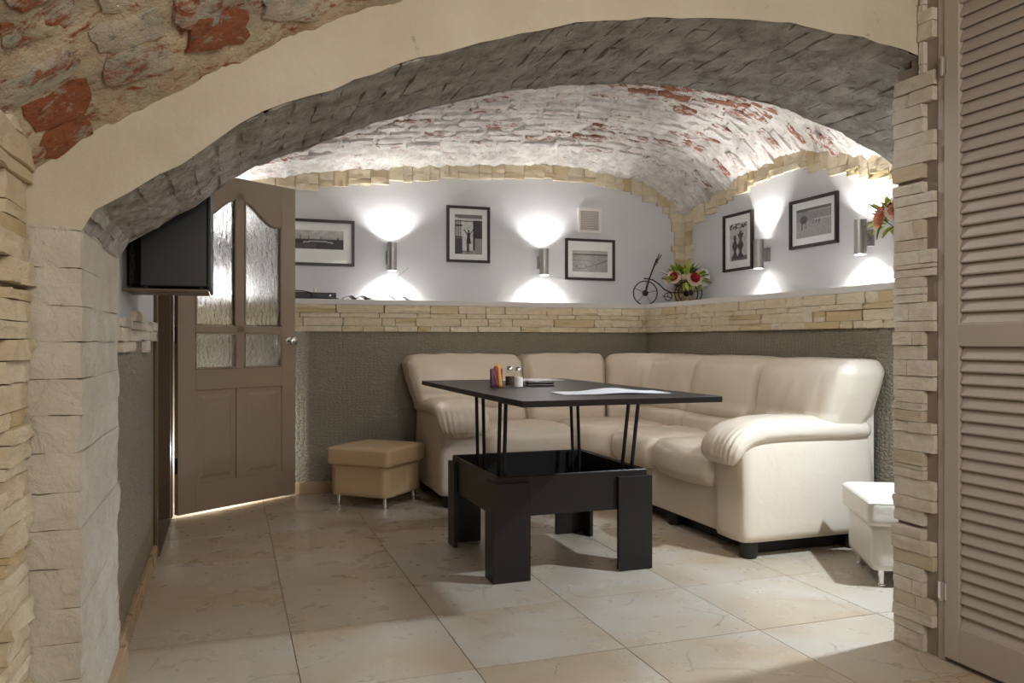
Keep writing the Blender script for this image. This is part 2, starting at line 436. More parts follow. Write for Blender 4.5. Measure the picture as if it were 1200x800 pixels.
child('upper_wall', MB().box(XU, XU+.1, 2.4, YU+.05, 1.2, 2.62), 'wall_paint', wall_right)
child('ledge', MB().box(XR-.014, XU, 2.70, YU, 1.246, 1.281), 'ledge_board', wall_right, bevel=.003)

STONE = rough_set('stone', 'split_stone', (.012, .22, .04), 10, (6, 1, 3), .03)
STONEP = rough_set('stone', 'split_stone_pale', (.008, .12, .02), 10, (5, 1, 3), .02)
def stone_band(parent, a0, a1, z0, z1, place):
    """ragged courses of split-stone strips; place(a, z, length, height, depth) -> matrix"""
    z = z0; k = 0; rows = [.036, .052, .03, .052]; s = (z1-z0)/sum(rows)
    for h in rows:
        h *= s; a = a0 - R.uniform(0, .15)
        while a < a1:
            L = R.choice([.09, .14, .2, .26, .32]); b = min(a+L, a1); aa = max(a, a0)
            if b-aa > .02:
                if R.random() < .16 and h > .045:
                    for q in (0, 1):
                        put('stone', R.choice(STONE), parent, place((aa+b)/2, z+h*(.25+.5*q), b-aa-.002, h/2-.0015, R.uniform(.03, .05)))
                else: put('stone', R.choice(STONE), parent, place((aa+b)/2, z+h/2, b-aa-.002, h-.0015, R.uniform(.03, .052)))
            a += L
        z += h
stone_band(wall_back, -.34, XR-.01, 1.066, 1.246, lambda a, z, L, h, d: TRS((a, YB, z), EX, EY, EZ, (L, d, h)))
stone_band(wall_right, 2.72, YB-.012, 1.066, 1.246, lambda a, z, L, h, d: TRS((XR, a, z), EY, -EX, EZ, (L, d, h)))
# stone edging under the vault and stacked in the corner
def vault_edge(parent, a0, a1, zf, place):
    a = a0
    while a < a1:
        L = R.choice([.07, .1, .13, .16]); b = min(a+L, a1); m = (a+b)/2
        zt = min(zf(a), zf(b)); slope = abs(zf(b)-zf(a))/(b-a)
        if slope > .45: L = .055; b = min(a+L, a1); m = (a+b)/2; zt = min(zf(a), zf(b))
        h = R.uniform(.075, .1); hs = [h*.5, h*.5] if R.random() < .7 else [h]
        top = max(zf(a), zf(b)) + .02
        zz = zt - h
        for q, hh in enumerate(hs):
            e = (top - (zz+hh)) if q == len(hs)-1 else 0
            put('stone', R.choice(STONE), parent, place(m, zz+(hh+e)/2, b-a-.002, hh+e-.0015, R.uniform(.03, .05))); zz += hh
        a = b
vault_edge(wall_back, .0, XU-.11, lambda x: vault_z(x, YU), lambda a, z, L, h, d: TRS((a, YU, z), EX, EY, EZ, (L, d, h)))
vault_edge(wall_right, 3.1, YU-.11, lambda y: vault_z(XU, y), lambda a, z, L, h, d: TRS((XU, a, z), EY, -EX, EZ, (L, d, h)))
z = 1.30; k = 0
while z < 2.02:
    h = R.choice([.05, .062, .075]); w1 = .125 if k % 3 == 1 else .095; w2 = .12 if k % 3 == 1 else .085
    if z > 1.9: w1 = w2 = .13
    put('stone', R.choice(STONE), wall_back, TRS((XU-.012-w1/2, YU, z+h/2), EX, EY, EZ, (w1, .045, h-.002)))
    put('stone', R.choice(STONE), wall_right, TRS((XU, YU-.022-w2/2, z+h/2), EY, -EX, EZ, (w2, .045, h-.002)))
    z += h; k += 1

# ------------------------------------------------------------------ left wall with doorway
DY0, DY1 = 4.08, 4.97
wall_left = thing('wall_left', 'left wall, pale above and olive below, between arch and doorway', 'wall', (XL, 0, 0), kind='structure')
mb = MB().box(XL-.14, XL, YC, DY0, 1.0, 2.6).box(XL-.14, XL, DY0, DY1, 2.03, 2.6).box(XL-.14, XL, DY1, YU, 1.0, 2.6)
child('upper_wall', mb, 'wall_paint', wall_left)
mb = MB().box(XL-.14, XL, YC, DY0, 0, 1.0).box(XL-.14, XL, DY1, YB, 0, 1.0)
child('wainscot', mb, 'embossed_wallcovering', wall_left)
# small ragged cluster of stones on the left wall
for (y0, y1, z0, z1) in [(2.72,2.95,1.0,1.045),(2.72,3.0,1.045,1.075),(2.75,3.12,.965,1.0),(3.0,3.3,1.0,1.04),(3.02,3.45,1.04,1.07),(3.12,3.5,1.07,1.11),(3.3,3.62,1.005,1.04),
                         (3.45,3.75,1.04,1.068),(3.5,3.66,.955,1.005),(3.68,4.0,1.0,1.045),(3.75,4.03,1.045,1.085)]:
    put('stone', R.choice(STONEP), wall_left, TRS((XL, (y0+y1)/2, (z0+z1)/2), EY, -EX, EZ, (y1-y0-.004, .036, z1-z0-.003)))
# passage behind the doorway
hall = build('wall_passage', MB().box(-1.5, -1.42, 3.6, 5.6, 0, 2.3).box(-1.5, XL-.14, 3.55, 3.6, 0, 2.3).box(-1.5, XL-.14, 5.6, 5.65, 0, 2.3).box(-1.5, XL-.14, 3.6, 5.6, 2.25, 2.3).box(-1.5, XL-.1, 3.6, 5.6, -.06, -.001), 'taupe_wall_paint')
tag(hall, 'dim passage behind the doorway in the left wall', 'wall', kind='structure')
trim = thing('trim_1', 'brown wooden frame of the doorway in the left wall', 'door frame', (XL, DY1, 0), kind='structure')
def jamb(y0, y1): return MB().box(XL-.15, XL+.012, y0, y1, 0, 2.04)
child('jamb', jamb(DY1-.03, DY1+.004), 'door_frame_paint', trim, bevel=.003)
child('jamb', jamb(DY0-.004, DY0+.03), 'door_frame_paint', trim, bevel=.003)
child('head', MB().box(XL-.15, XL+.012, DY0+.03, DY1-.03, 2.0, 2.04), 'door_frame_paint', trim, bevel=.003)
child('casing', MB().box(XL-.001, XL+.022, DY1+.004, DY1+.075, 0, 2.04), 'door_frame_paint', trim, bevel=.006)
child('casing', MB().box(XL-.001, XL+.016, DY0-.075, DY0-.004, 0, 2.04), 'door_frame_paint', trim, bevel=.006)
child('threshold', MB().box(XL-.15, XL+.02, DY0+.03, DY1-.03, -.002, .006), 'door_frame_paint', trim, bevel=.002)
# baseboards
bb = thing('baseboard_left', 'tan tiled baseboard along the left wall and arch pier', 'baseboard', (XL, YC, 0), kind='structure')
for y0, y1, xx in [(2.74, 3.25, XL+.016), (3.255, DY0-.078, XL+.016), (YA+.02, 2.735, XL+.034)]:
    child('baseboard_tile', MB().box(XL-.001, xx, y0, y1, 0, .078), 'baseboard_tile', bb, bevel=.003)
bb2 = thing('baseboard_back', 'tan tiled baseboard along the back wall', 'baseboard', (0, YB, 0), kind='structure')
for k in range(7):
    child('baseboard_tile', MB().box(XL+.03+k*.47, XL+.03+k*.47+.467, YB-.016, YB+.001, 0, .078), 'baseboard_tile', bb2, bevel=.003)

# ------------------------------------------------------------------ room vault
def frame_at(zf, x, y, along=0.0):
    e = .01; zx = (zf(x+e, y)-zf(x-e, y))/(2*e); zy = (zf(x, y+e)-zf(x, y-e))/(2*e)
    n = Vector((zx, zy, -1)).normalized()            # points down into the room
    t = Vector((math.cos(along), math.sin(along), 0)); t.z = zx*t.x + zy*t.y; t.normalize()
    return t, n.cross(t).normalized(), n
def vfn(u, v):
    x, y = XL-.15+u*(XU-XL+.25), 2.6+v*(YU-2.6+.08); z = vault_z(x, y)
    return (x, y, z + .004 + .024*fbm((x, y*1.7, z), 13, 5) + .012*fbm((x+7, y, z), 2.2, 2))
ceiling = build('ceiling', MB().grid(vfn, 300, 250), 'limewashed_mortar', smooth='all')
tag(ceiling, 'limewashed brick vault over the dining room', 'ceiling', kind='structure')
ceiling.color = (.5, 0, 0, 1)
VB = rough_set('brick', 'limewashed_brick', (.08, .12, .2), 12, (5, 3, 1), .16)
far = MB(); cnt = 0
y = 2.75; row = 0
while y < YU-.02:
    x = XL - (row % 2)*.13 + R.uniform(-.04, .04)
    while x < XU-.03:
        L = R.uniform(.17, .28); m = x+L/2; yy = y + .05*fbm((m, y, 0), 1.1, 2) + R.uniform(-.008, .008)
        if XL+.05 < m < XU-.05 and yy < YU-.05:
            t, b, n = frame_at(vault_z, m, yy, R.uniform(-.09, .09)); h = R.uniform(.048, .07); zz = vault_z(m, yy)
            M = TRS(Vector((m, yy, zz)) + n*(R.uniform(-.030, -.012)), t, b, n, (L-.010, h, .07))
            bare = .40 + .45*max(0, 1-((m-2.75)**2/.5+(yy-4.35)**2/.12)) + R.uniform(-.3, .35)
            if yy > 3.97 and cnt < 300:
                o = put('brick', R.choice(VB), ceiling, M); o.color = (bare, 0, 0, 1); cnt += 1
            elif yy <= 3.97:
                me = R.choice(VB); far.add([M @ v.co for v in me.vertices], [tuple(p.vertices) for p in me.polygons])
        x += L
    y += .083; row += 1
fo = build('brick_rows', far, 'limewashed_brick', ceiling, smooth=True); fo['kind'] = 'stuff'; fo.color = (.5,0,0,1)

# ------------------------------------------------------------------ arch wall: plaster face, brick soffit, brick pier
wall_arch = thing('wall_arch', 'wide masonry arch with cream plaster face and rough grey soffit', 'arch', (0, YA, 0), kind='structure')
xs = [-.50, -.44, -.38, -.33] + [p[0] for p in ARCH[:6]] + [.02+(3.31-.02)*k/60 for k in range(1, 61)]
face = MB()
# front face, from the arch edge up to the vault of the front room (slightly uneven), plus far face
def ffn(y, sgn):
    def fn(u, v):
        i = u*(len(xs)-1); k = min(int(i+1e-6), len(xs)-2); x = xs[k] + (xs[k+1]-xs[k])*(i-k); z0 = arch_z(x) if x > -.318 else 1.252
        z1 = (max(near_z(x, YA)+.10, z0+.2) if sgn < 0 else 2.62)
        e = .012*fbm((x*1.0, 3, 0), 6, 3) if v < .01 else 0
        zz = z0 + e + (z1-z0)*v
        return (x, y + sgn*.006*fbm((x, zz, sgn), 5, 3), zz)
    return fn
face.grid(ffn(YA, -1), len(xs)-1, 10)
fc = child('arch_face', face, 'arch_plaster', wall_arch, smooth=True)
fm = MB().grid(ffn(YC, 1), len(xs)-1, 8).box(XL-.14, XL+.004, YC-.25, YC-.003, 1.2, 2.62)
child('arch_rear_face', fm, 'soffit_paint', wall_arch, smooth=True)
def sfn(u, v):
    i = u*220; x = -.318 + (3.31+.318)*u; z0 = arch_z(x); y = YA+.003 + (YC-YA)*v
    return (x, y, z0 + .004 + .013*fbm((x*1.6, y*.55, 1), 13, 5))
child('soffit_bed', MB().grid(sfn, 420, 60), 'soffit_paint', wall_arch, smooth='all')
SB = rough_set('brick', 'soffit_paint', (.03, .09, .11), 12, (7, 3, 1), .09)
# courses of the soffit, long sides running through the wall
x = -.30; crs = 0
while x < 3.0:
    e = .004; dz = (arch_z(x+e)-arch_z(x-e))/(2*e); t = Vector((1, 0, dz)).normalized(); n = Vector((dz, 0, -1)).normalized()
    w = R.uniform(.062, .078); dx = w*t.x
    y = YA + .004 - (crs % 2)*.11
    while y < YC-.02:
        L = R.uniform(.2, .27); y0, y1 = max(y, YA+.004), min(y+L, YC-.004)
        if y1-y0 > .035:
            xm = x+dx/2; sk = R.uniform(-.04, .04); ya = Vector((t.x*sk, 1, t.z*sk)).normalized()
            c = Vector((xm, (y0+y1)/2, arch_z(xm))) + n*R.uniform(-.039, -.033)
            put('brick', R.choice(SB), wall_arch, TRS(c, ya, t, n, (y1-y0-.002, w-.002, .07)))
        y += L
    x += dx + .003; crs += 1
# left pier of painted brick, each course three blocks deep
PB = rough_set('brick', 'pier_paint', (.003, .035, .06), 14, (16, 5, 3), .010)
child('pier_core', MB().box(XF-.06, -.328, YA+.010, YC-.012, 0, 1.262), 'pier_paint', wall_arch)
z = 0; k = 0
while z < 1.255:
    h = min(R.uniform(.076, .09), 1.262-z)
    j = R.uniform(-.003, .003); x0 = XF-.02
    put('brick', R.choice(PB), wall_arch, TRS(((x0-.318+j)/2, (YA+YC)/2+R.uniform(-.003, .002), z+h/2), EY, -EX, EZ, (YC-YA, -.318+j-x0, h-.0005)))
    z += h; k += 1
# right-hand pier of the arch (behind the closet)
child('pier_right', MB().box(XR, XU+.1, YA+.01, YC-.003, 0, 1.75), 'pier_paint', wall_arch)

# ------------------------------------------------------------------ front room shell
def nfn(u, v):
    x, y = -.5+u*2.75, -2.2+v*(YA+2.2+.006) if False else (-.5+u*2.75, -2.2+v*(YA+2.2+.006))[1]
    z = near_z(x, y); return (x, y, z + .005 + .016*fbm((x, y, z), 11, 5) + .006*fbm((x, y, z), 30, 2))
nearc = build('ceiling_near', MB().grid(nfn, 200, 260), 'bare_vault_mortar', smooth='all'); nearc.color = (.5,0,0,1)
tag(nearc, 'rough bare masonry vault above the camera, left of the arch face', 'ceiling', kind='structure')
NB = rough_set('brick', 'bare_vault_stone', (.10, .12, .09), 12, (6, 4, 1), .13)
y = YA+.05; row = 0
for row in range(10):
    x = -.42 + R.uniform(-.05, .03)
    while x < .75:
        L = R.uniform(.11, .2); m = x+L/2; yy = y-.085*row + .22*(m+.41)*.25 + R.uniform(-.012, .012)
        if yy < YA-.03:
            t, b, n = frame_at(near_z, m, yy, .25+R.uniform(-.2, .2)); zz = near_z(m, yy)
            M = TRS(Vector((m, yy, zz)) + n*R.uniform(-.037, -.026), t, b, n, (L, R.uniform(.07, .1), .07))
            o = put('brick', R.choice(NB), nearc, M); o.color = (R.choice([.2, .4, .45, .5, .55, .6, .7, .95]), 0, 0, 1)
        x += L
wf = thing('wall_front_left', 'stone-edged left wall of the front room beside the arch pier', 'wall', (XF, 0, 0), kind='structure')
child('plain_wall', MB().box(XF-.1, XF, -2.2, YA+.3, 0, 2.4), 'taupe_wall_paint', wf)
def pier_stones(parent, zmax, edge, place, far_edge):
    z = 0; k = 0
    while z < zmax:
        H = R.uniform(.082, .105); a0 = edge(k); a1 = far_edge(z)
        n = R.choice([2, 2, 3]); cuts = [0] + sorted(R.uniform(.25, .75) for _ in range(n-1)) + [1]
        for q in range(n):
            h = (cuts[q+1]-cuts[q])*H
            if h < .012: continue
            zz = z + cuts[q]*H; d = R.uniform(.03, .052) if parent is not wf else R.uniform(.026, .062); e = a0 + R.uniform(0, .002)
            if R.random() < .28 and h > .03:
                c = R.uniform(.3, .7)*(a1-e)+e
                put('stone', R.choice(STONEP if parent is not wf else STONE), parent, place((e+c)/2, zz+h/2, c-e-.002, h-.0015, d))
                put('stone', R.choice(STONEP if parent is not wf else STONE), parent, place((a1+c)/2, zz+h/2, a1-c-.002, h-.0015, d*R.uniform(.8, 1)))
            else: put('stone', R.choice(STONEP if parent is not wf else STONE), parent, place((e+a1)/2, zz+h/2, a1-e-.001, h-.0015, d))
        z += H; k += 1
pier_stones(wf, 1.72, lambda k: 1.70 if k % 2 else 1.865, lambda a, z, L, h, d: TRS((XF, a, z), EY, EX, EZ, (L, d, h)), lambda z: YA-.002)
child('wall_strip', MB().box(XF, XF+.012, 1.60, 1.74, 0, 1.6), 'door_frame_paint', wf)

wr = thing('wall_front_right', 'stone-edged closet wall at the right side of the arch', 'wall', (XD, 0, 0), kind='structure')
child('closet_wall', MB().box(XD, XD+.1, 1.96, YE, 0, 1.9).box(XD, XD+.1, 1.96, YA+.04, 1.9, 2.4).box(XD, XD+.1, -2.2, 1.04, 0, 2.4).box(XD, XD+.1, 1.04, 1.96, 2.13, 2.4).box(XD+.1, XR+.02, YE-.08, YE, 0, 1.7), 'taupe_wall_paint', wr)
pier_stones(wr, 2.2, lambda k: 1.985 if k % 2 else 2.025, lambda a, z, L, h, d: TRS((XD, a, z), EY, -EX, EZ, (L, d, h)), lambda z: YE+.004 if z < 1.86 else YA-.004)
build_back = build('wall_rear', MB().box(-.6, 2.3, -2.3, -2.2, 0, 2.4), 'wall_paint'); tag(build_back, 'plain wall behind the camera', 'wall', kind='structure')

# louvred closet door
d2 = thing('door_2', 'taupe louvred closet door at the right edge', 'door', (XD, 1.955, 0), kind='structure')
LY0, LY1 = 1.30, 1.952; x0, x1 = XD-.012, XD+.022; SW = .055
child('stile', MB().box(x0, x1, LY1-SW, LY1, .015, 2.12), 'louvre_paint', d2, bevel=.003)
child('stile', MB().box(x0, x1, LY0, LY0+SW, .015, 2.12), 'louvre_paint', d2, bevel=.003)
for z0, z1 in ((.015, .125), (.985, 1.055), (2.035, 2.12)):
    child('rail', MB().box(x0, x1, LY0+SW, LY1-SW, z0, z1), 'louvre_paint', d2, bevel=.003)
child('backing', MB().box(x1, x1+.006, LY0+.02, LY1-.02, .03, 2.1), 'louvre_paint', d2)
sl = MB().box(-.0045, .0045, -(LY1-LY0)/2+SW, (LY1-LY0)/2-SW, -.024, .024).mesh('slat', bevel=.003, seg=1); sl.materials.append(MATS['louvre_paint'])
for za, zb in ((.125, .985), (1.055, 2.035)):
    n = int((zb-za)/.0372); p = (zb-za)/n
    for k in range(n):
        o = link('slat', sl, None, d2); o.location = (.004, (LY0+LY1)/2-1.955, za+p*(k+.5)); o.rotation_euler = (0, math.radians(24), 0)
for zh in (.22, 1.86):
    child('hinge', MB().tube([(x0-.006, LY1+.003, zh-.03), (x0-.006, LY1+.003, zh+.03)], .006, 8).box(x0-.003, x0+.001, LY1-.012, LY1+.02, zh-.026, zh+.026), 'chrome', d2, smooth=True)
child('door_frame', MB().box(XD-.004, XD+.03, LY1+.004, LY1+.03, 0, 2.15).box(XD-.004, XD+.03, LY0-.1, LY1+.03, 2.125, 2.16), 'louvre_paint', d2, bevel=.002)

# ------------------------------------------------------------------ interior door, swung open against the back wall
ang = math.atan2(5.425-4.945, .388+.290); DW, DH, T = .828, 1.965, .038
door = thing('door_1', 'taupe panelled door with patterned glass panes, standing open', 'door', (-.290, 4.945, .018), ang, kind='structure')
def dpart(name, mb, mat, parent=door, **kw): return build(name, mb, mat, parent, **kw)
x0, x1, xm = .11, DW-.105, DW/2
ms = .028
zl = dict(b=.16, p1=.70, g0=.82, g1=1.035, g2=1.075)
def fb(name, a, b, c, d, **kw): return dpart(name, MB().box(a, b, -T/2, T/2, c, d), 'door_paint', bevel=.003, **kw)
fb('stile', 0, x0, 0, DH); fb('stile', x1, DW, 0, DH); fb('bottom_rail', x0, x1, 0, zl['b']); fb('lock_rail', x0, x1, zl['p1'], zl['g0'])
fb('glazing_bar', x0, x1, zl['g1'], zl['g2']); fb('mullion', xm-ms, xm+ms, zl['b'], zl['p1']); fb('mullion', xm-ms, xm+ms, zl['g0'], 1.88)
def crown(x):       # arched underside of the top rail: high in the middle, swept down to the stiles
    u = abs(x-xm)/(xm-x0); s = min(1, max(0, (u-.12)/.72)); return 1.835 - .125*(s*s*(3-2*s))
N = 40; poly = [(x0+(x1-x0)*k/N, crown(x0+(x1-x0)*k/N)) for k in range(N+1)] + [(x1, DH), (x0, DH)]
dpart('top_rail', MB().prism(poly, -T/2, T/2, lambda u, v, w: (u, w, v)), 'door_paint')
# dark beading round the arched panes
for a, b in ((x0, xm-ms), (xm+ms, x1)):
    top = [(a+(b-a)*k/16, crown(a+(b-a)*k/16)) for k in range(17)]
    for sy in (-1, 1):
        pts = [(a+.006, sy*(T/2-.003), zl['g2']+.006)] + [(min(max(px, a+.006), b-.006), sy*(T/2-.003), pz-.006) for px, pz in top] + [(b-.006, sy*(T/2-.003), zl['g2']+.006)]
        dpart('beading', MB().tube(pts, .007, 6, closed=True), 'door_paint', smooth=True)
        pts = [(a+.006, sy*(T/2-.003), zl['g0']+.006), (a+.006, sy*(T/2-.003), zl['g1']-.006), (b-.006, sy*(T/2-.003), zl['g1']-.006), (b-.006, sy*(T/2-.003), zl['g0']+.006)]
        dpart('beading', MB().tube(pts, .007, 6, closed=True), 'door_paint')
    poly = [(px, pz+.004) for px, pz in top] + [(b, zl['g2']), (a, zl['g2'])]
    dpart('pane', MB().prism(poly, -.002, .002, lambda u, v, w: (u, w, v)), 'patterned_glass')
    dpart('pane', MB().box(a, b, -.002, .002, zl['g0'], zl['g1']), 'patterned_glass')
    # raised panel below
    def rp(sy):
        m = MB(); q = [(0, .010), (.03, .010), (.048, .003)]; rings = []
        for ins, dep in q:
            rings.append([(a+ins, sy*(T/2-dep), zl['b']+ins), (b-ins, sy*(T/2-dep), zl['b']+ins), (b-ins, sy*(T/2-dep), zl['p1']-ins), (a+ins, sy*(T/2-dep), zl['p1']-ins)])
        vs = sum(rings, []); fs = [(i*4+k, i*4+(k+1)%4, (i+1)*4+(k+1)%4, (i+1)*4+k) for i in range(2) for k in range(4)] + [(8, 9, 10, 11)]
        return m.add(vs, fs)
    for sy in (-1, 1): dpart('panel', rp(sy), 'door_paint')
for sy in (-1, 1):
    kn = MB().lathe([(.026, 0), (.026, .004), (.011, .010), (.011, .026), (.020, .034), (.027, .046), (.026, .058), (.016, .066), (0, .068)], (DW-.052, sy*T/2, .985), 20, Matrix.Rotation(sy*-PI/2, 3, 'X'))
    dpart('knob', kn, 'chrome', smooth=True)
for zh in (.28, 1.02, 1.74):
    dpart('hinge', MB().tube([(-.008, -T/2+.004, zh-.045), (-.008, -T/2+.004, zh+.045)], .008, 10), 'black_metal', smooth=True)

# ------------------------------------------------------------------ corner sofa
CL = 'cream_leather'
sofa = thing('corner_sofa', 'large cream leather corner sofa along the back and right walls', 'sofa', (2.05, 4.3, 0))
def sp(name, mb, mat=CL, smooth='all', parent=sofa, **kw): return child(name, mb, mat, parent, smooth=smooth, **kw)
SB0, SR0 = 5.43, 2.962      # rear faces against wainscot
RC = .60; S1 = (SR0-RC) - 1.18; S2 = S1 + RC*PI/2
def spath(s, d, z):
    """s along the rear line (from left end), d inward from it"""
    if s < S1: return Vector((1.18+s, SB0-d, z))
    if s < S2:
        a = (s-S1)/RC; c = Vector((SR0-RC, SB0-RC, 0)); rr = RC-d
        return Vector((c.x+math.sin(a)*rr, c.y+math.cos(a)*rr, z))
    return Vector((SR0-d, SB0-RC-(s-S2), z))
SEND = S2 + (SB0-RC-3.14)
# body under seats and behind backs
def ring(s0, s1, d0, d1, z0, z1, n=40):
    m = MB(); vs = []
    for i in range(n+1):
        s = s0+(s1-s0)*i/n
        vs += [spath(s, d0, z0), spath(s, d1, z0), spath(s, d1, z1), spath(s, d0, z1)]
    fs = [(i*4+k, i*4+(k+1)%4, i*4+4+(k+1)%4, i*4+4+k) for i in range(n) for k in range(4)] + [(0,1,2,3), (n*4+3, n*4+2, n*4+1, n*4)]
    return m.add(vs, fs)
sp('back_panel', ring(.02, SEND-.01, .004, .10, .075, .80), smooth=True)
base = MB().prism([(1.42,4.72),(2.05,4.72),(2.25,4.5),(2.25,3.38),(2.9,3.38),(2.9,5.38),(1.42,5.38)], .075, .33, lambda u, v, w: (u, v, w))
sp('seat_base', base, smooth=True, bevel=.012)
def wr_noise(p, amp=.006, sc=6): return Vector((0, 0, amp*fbm(p, sc, 3)))
def seat(name, xa, xb, ya, yb, axis):
    """seat pad; front edge faces -Y (axis y) or -X (axis x)"""
    cx, cy = (xa+xb)/2, (ya+yb)/2; hx, hy, hz = (xb-xa)/2+.004, (yb-ya)/2, .085
    def fn(p, u):
        f = -u.y if axis == 'y' else -u.x            # front
        o = u.x if axis == 'y' else u.y
        if f > .3 and abs(u.z) > -2:                  # front edge bows out and gathers into pleats
            k = (f-.3)/.7
            pl = .004*math.sin(o*46)*max(0, k)*max(0, 1-abs(u.z-(-.1)))*(1-abs(o))
            if axis == 'y': p.y -= .03*k*(1-o*o) + pl
            else: p.x -= .03*k*(1-o*o) + pl
        p.z += .008*fbm((p.x+cx, p.y+cy, u.z), 7, 3) if u.z > .2 else 0
        return p
    return sp(name, cushion(hx, hy, hz, .065, (0, 0, .03), (26, 26, 8), fn, lambda p: p+Vector((cx, cy, .375))))
seat('seat', 1.455, 2.06, 4.665, 5.25, 'y')
seat('seat', 2.20, 2.76, 3.40, 4.00, 'x')
seat('seat', 2.20, 2.76, 4.00, 4.50, 'x')
def corner_map(p):
    u, v = (p.x/.31+1)/2, (p.y/.31+1)/2           # u along the L, v from front to back
    fr = Vector((2.05, 4.66, 0)).lerp(Vector((2.19, 4.50, 0)), u) - Vector((.02, .02, 0))*math.sin(max(0, min(1, u))*PI)
    a = u*PI/2; bk = Vector((2.06+.70*math.sin(a)**.8 if a > 0 else 2.06, 4.50+.75*(max(0, math.cos(a))**.8), 0))
    q = fr.lerp(bk, v); q.z = p.z+.378; return q
def cfn(p, u):
    p.z += .007*fbm((p.x, p.y, 5), 8, 3) if u.z > .2 else 0
    return p
sp('seat', cushion(.31, .31, .085, .055, (0, 0, .03), (26, 26, 8), cfn, corner_map))
# back cushions: a lumbar roll below and a tall pillow above, in five bays
bays = [(-.095, .71), (.715, 1.40), (1.405, 2.55), (2.555, 3.225), (3.23, SEND+.075)]
for bi, (a, b) in enumerate(bays):
    sc, hs = (a+b)/2, (b-a)/2
    nx = 72 if hs > .5 else 56
    def up_fn(p, u, bi=bi, hs=hs):
        z = (p.z/.185+1)/2                               # 0 bottom .. 1 top
        p.y += -.055*z*z + (.02 if z < .25 else 0)       # leans back towards the top
        fold = 0
        e = 1-abs(u.x)
        if u.y > 0:
            if bi == 4: fold = .0075*(1-abs(math.sin(p.x*26 - p.z*11))**.6*1.6)*max(0, math.sin(PI*min(1, max(0, z*1.05))))*max(0, 1-((u.x+.3)/.6)**2)
            elif bi == 0: fold = .009*math.sin(p.x*52 + p.z*8)*max(0, 1-z*2.0)*max(0, 1-((u.x-.1)/.8)**2)
            else: fold = .0035*math.sin(p.x*44+bi)*max(0, 1-z*3)
            fold += .007*fbm((p.x+bi*3, p.z*.7, .2), 7, 3)
        p.y += fold
        p.z += .006*fbm((p.x*1.3+bi, 1, 1), 5, 2)*(1 if u.z > 0 else 0) - .014*max(0, 1-e*7)*(1 if u.z > 0 else 0)
        if bi in (0, 4):                                  # end bays flare out over the arm
            s = -1 if bi == 0 else 1
            if u.x*s > .3: p.x -= s*.09*((u.x*s-.3)/.7)*max(0, 1-z)**1.5
        return p
    sp('back_cushion', cushion(hs, .125, .185, .055, (0, .045, .012), (nx, 10, 18), up_fn, lambda p, sc=sc: spath(sc+p.x, .155+p.y, .722+p.z)))
    la, lb = max(a, .2), min(b, SEND-.2); lsc, lhs = (la+lb)/2, (lb-la)/2
    sp('lumbar_cushion', cushion(lhs, .14, .085, .06, (0, .03, .005), (nx, 8, 8), lambda p, u: p+Vector((0, .004*fbm((p.x+bi, p.z, 3), 7, 2), 0)), lambda p, lsc=lsc: spath(lsc+p.x, .19+p.y, .50+p.z)))
sp('under_shade', MB().prism([(1.27,4.80),(2.10,4.80),(2.34,4.55),(2.34,3.24),(2.9,3.24),(2.9,5.36),(1.27,5.36)], .004, .078, lambda u, v, w: (u, v, w)), 'foot_black', smooth=True)  # black block added so the gap under the sofa reads as deep shadow
# seams between the bays
for a, b in bays[:-1]:
    q = b+.0025
    sp('seam', MB().tube([spath(q, .245, .55), spath(q, .240, .60), spath(q, .228, .70), spath(q, .20, .80), spath(q, .165, .86), spath(q, .12, .882)], .0045, 6), 'piping')
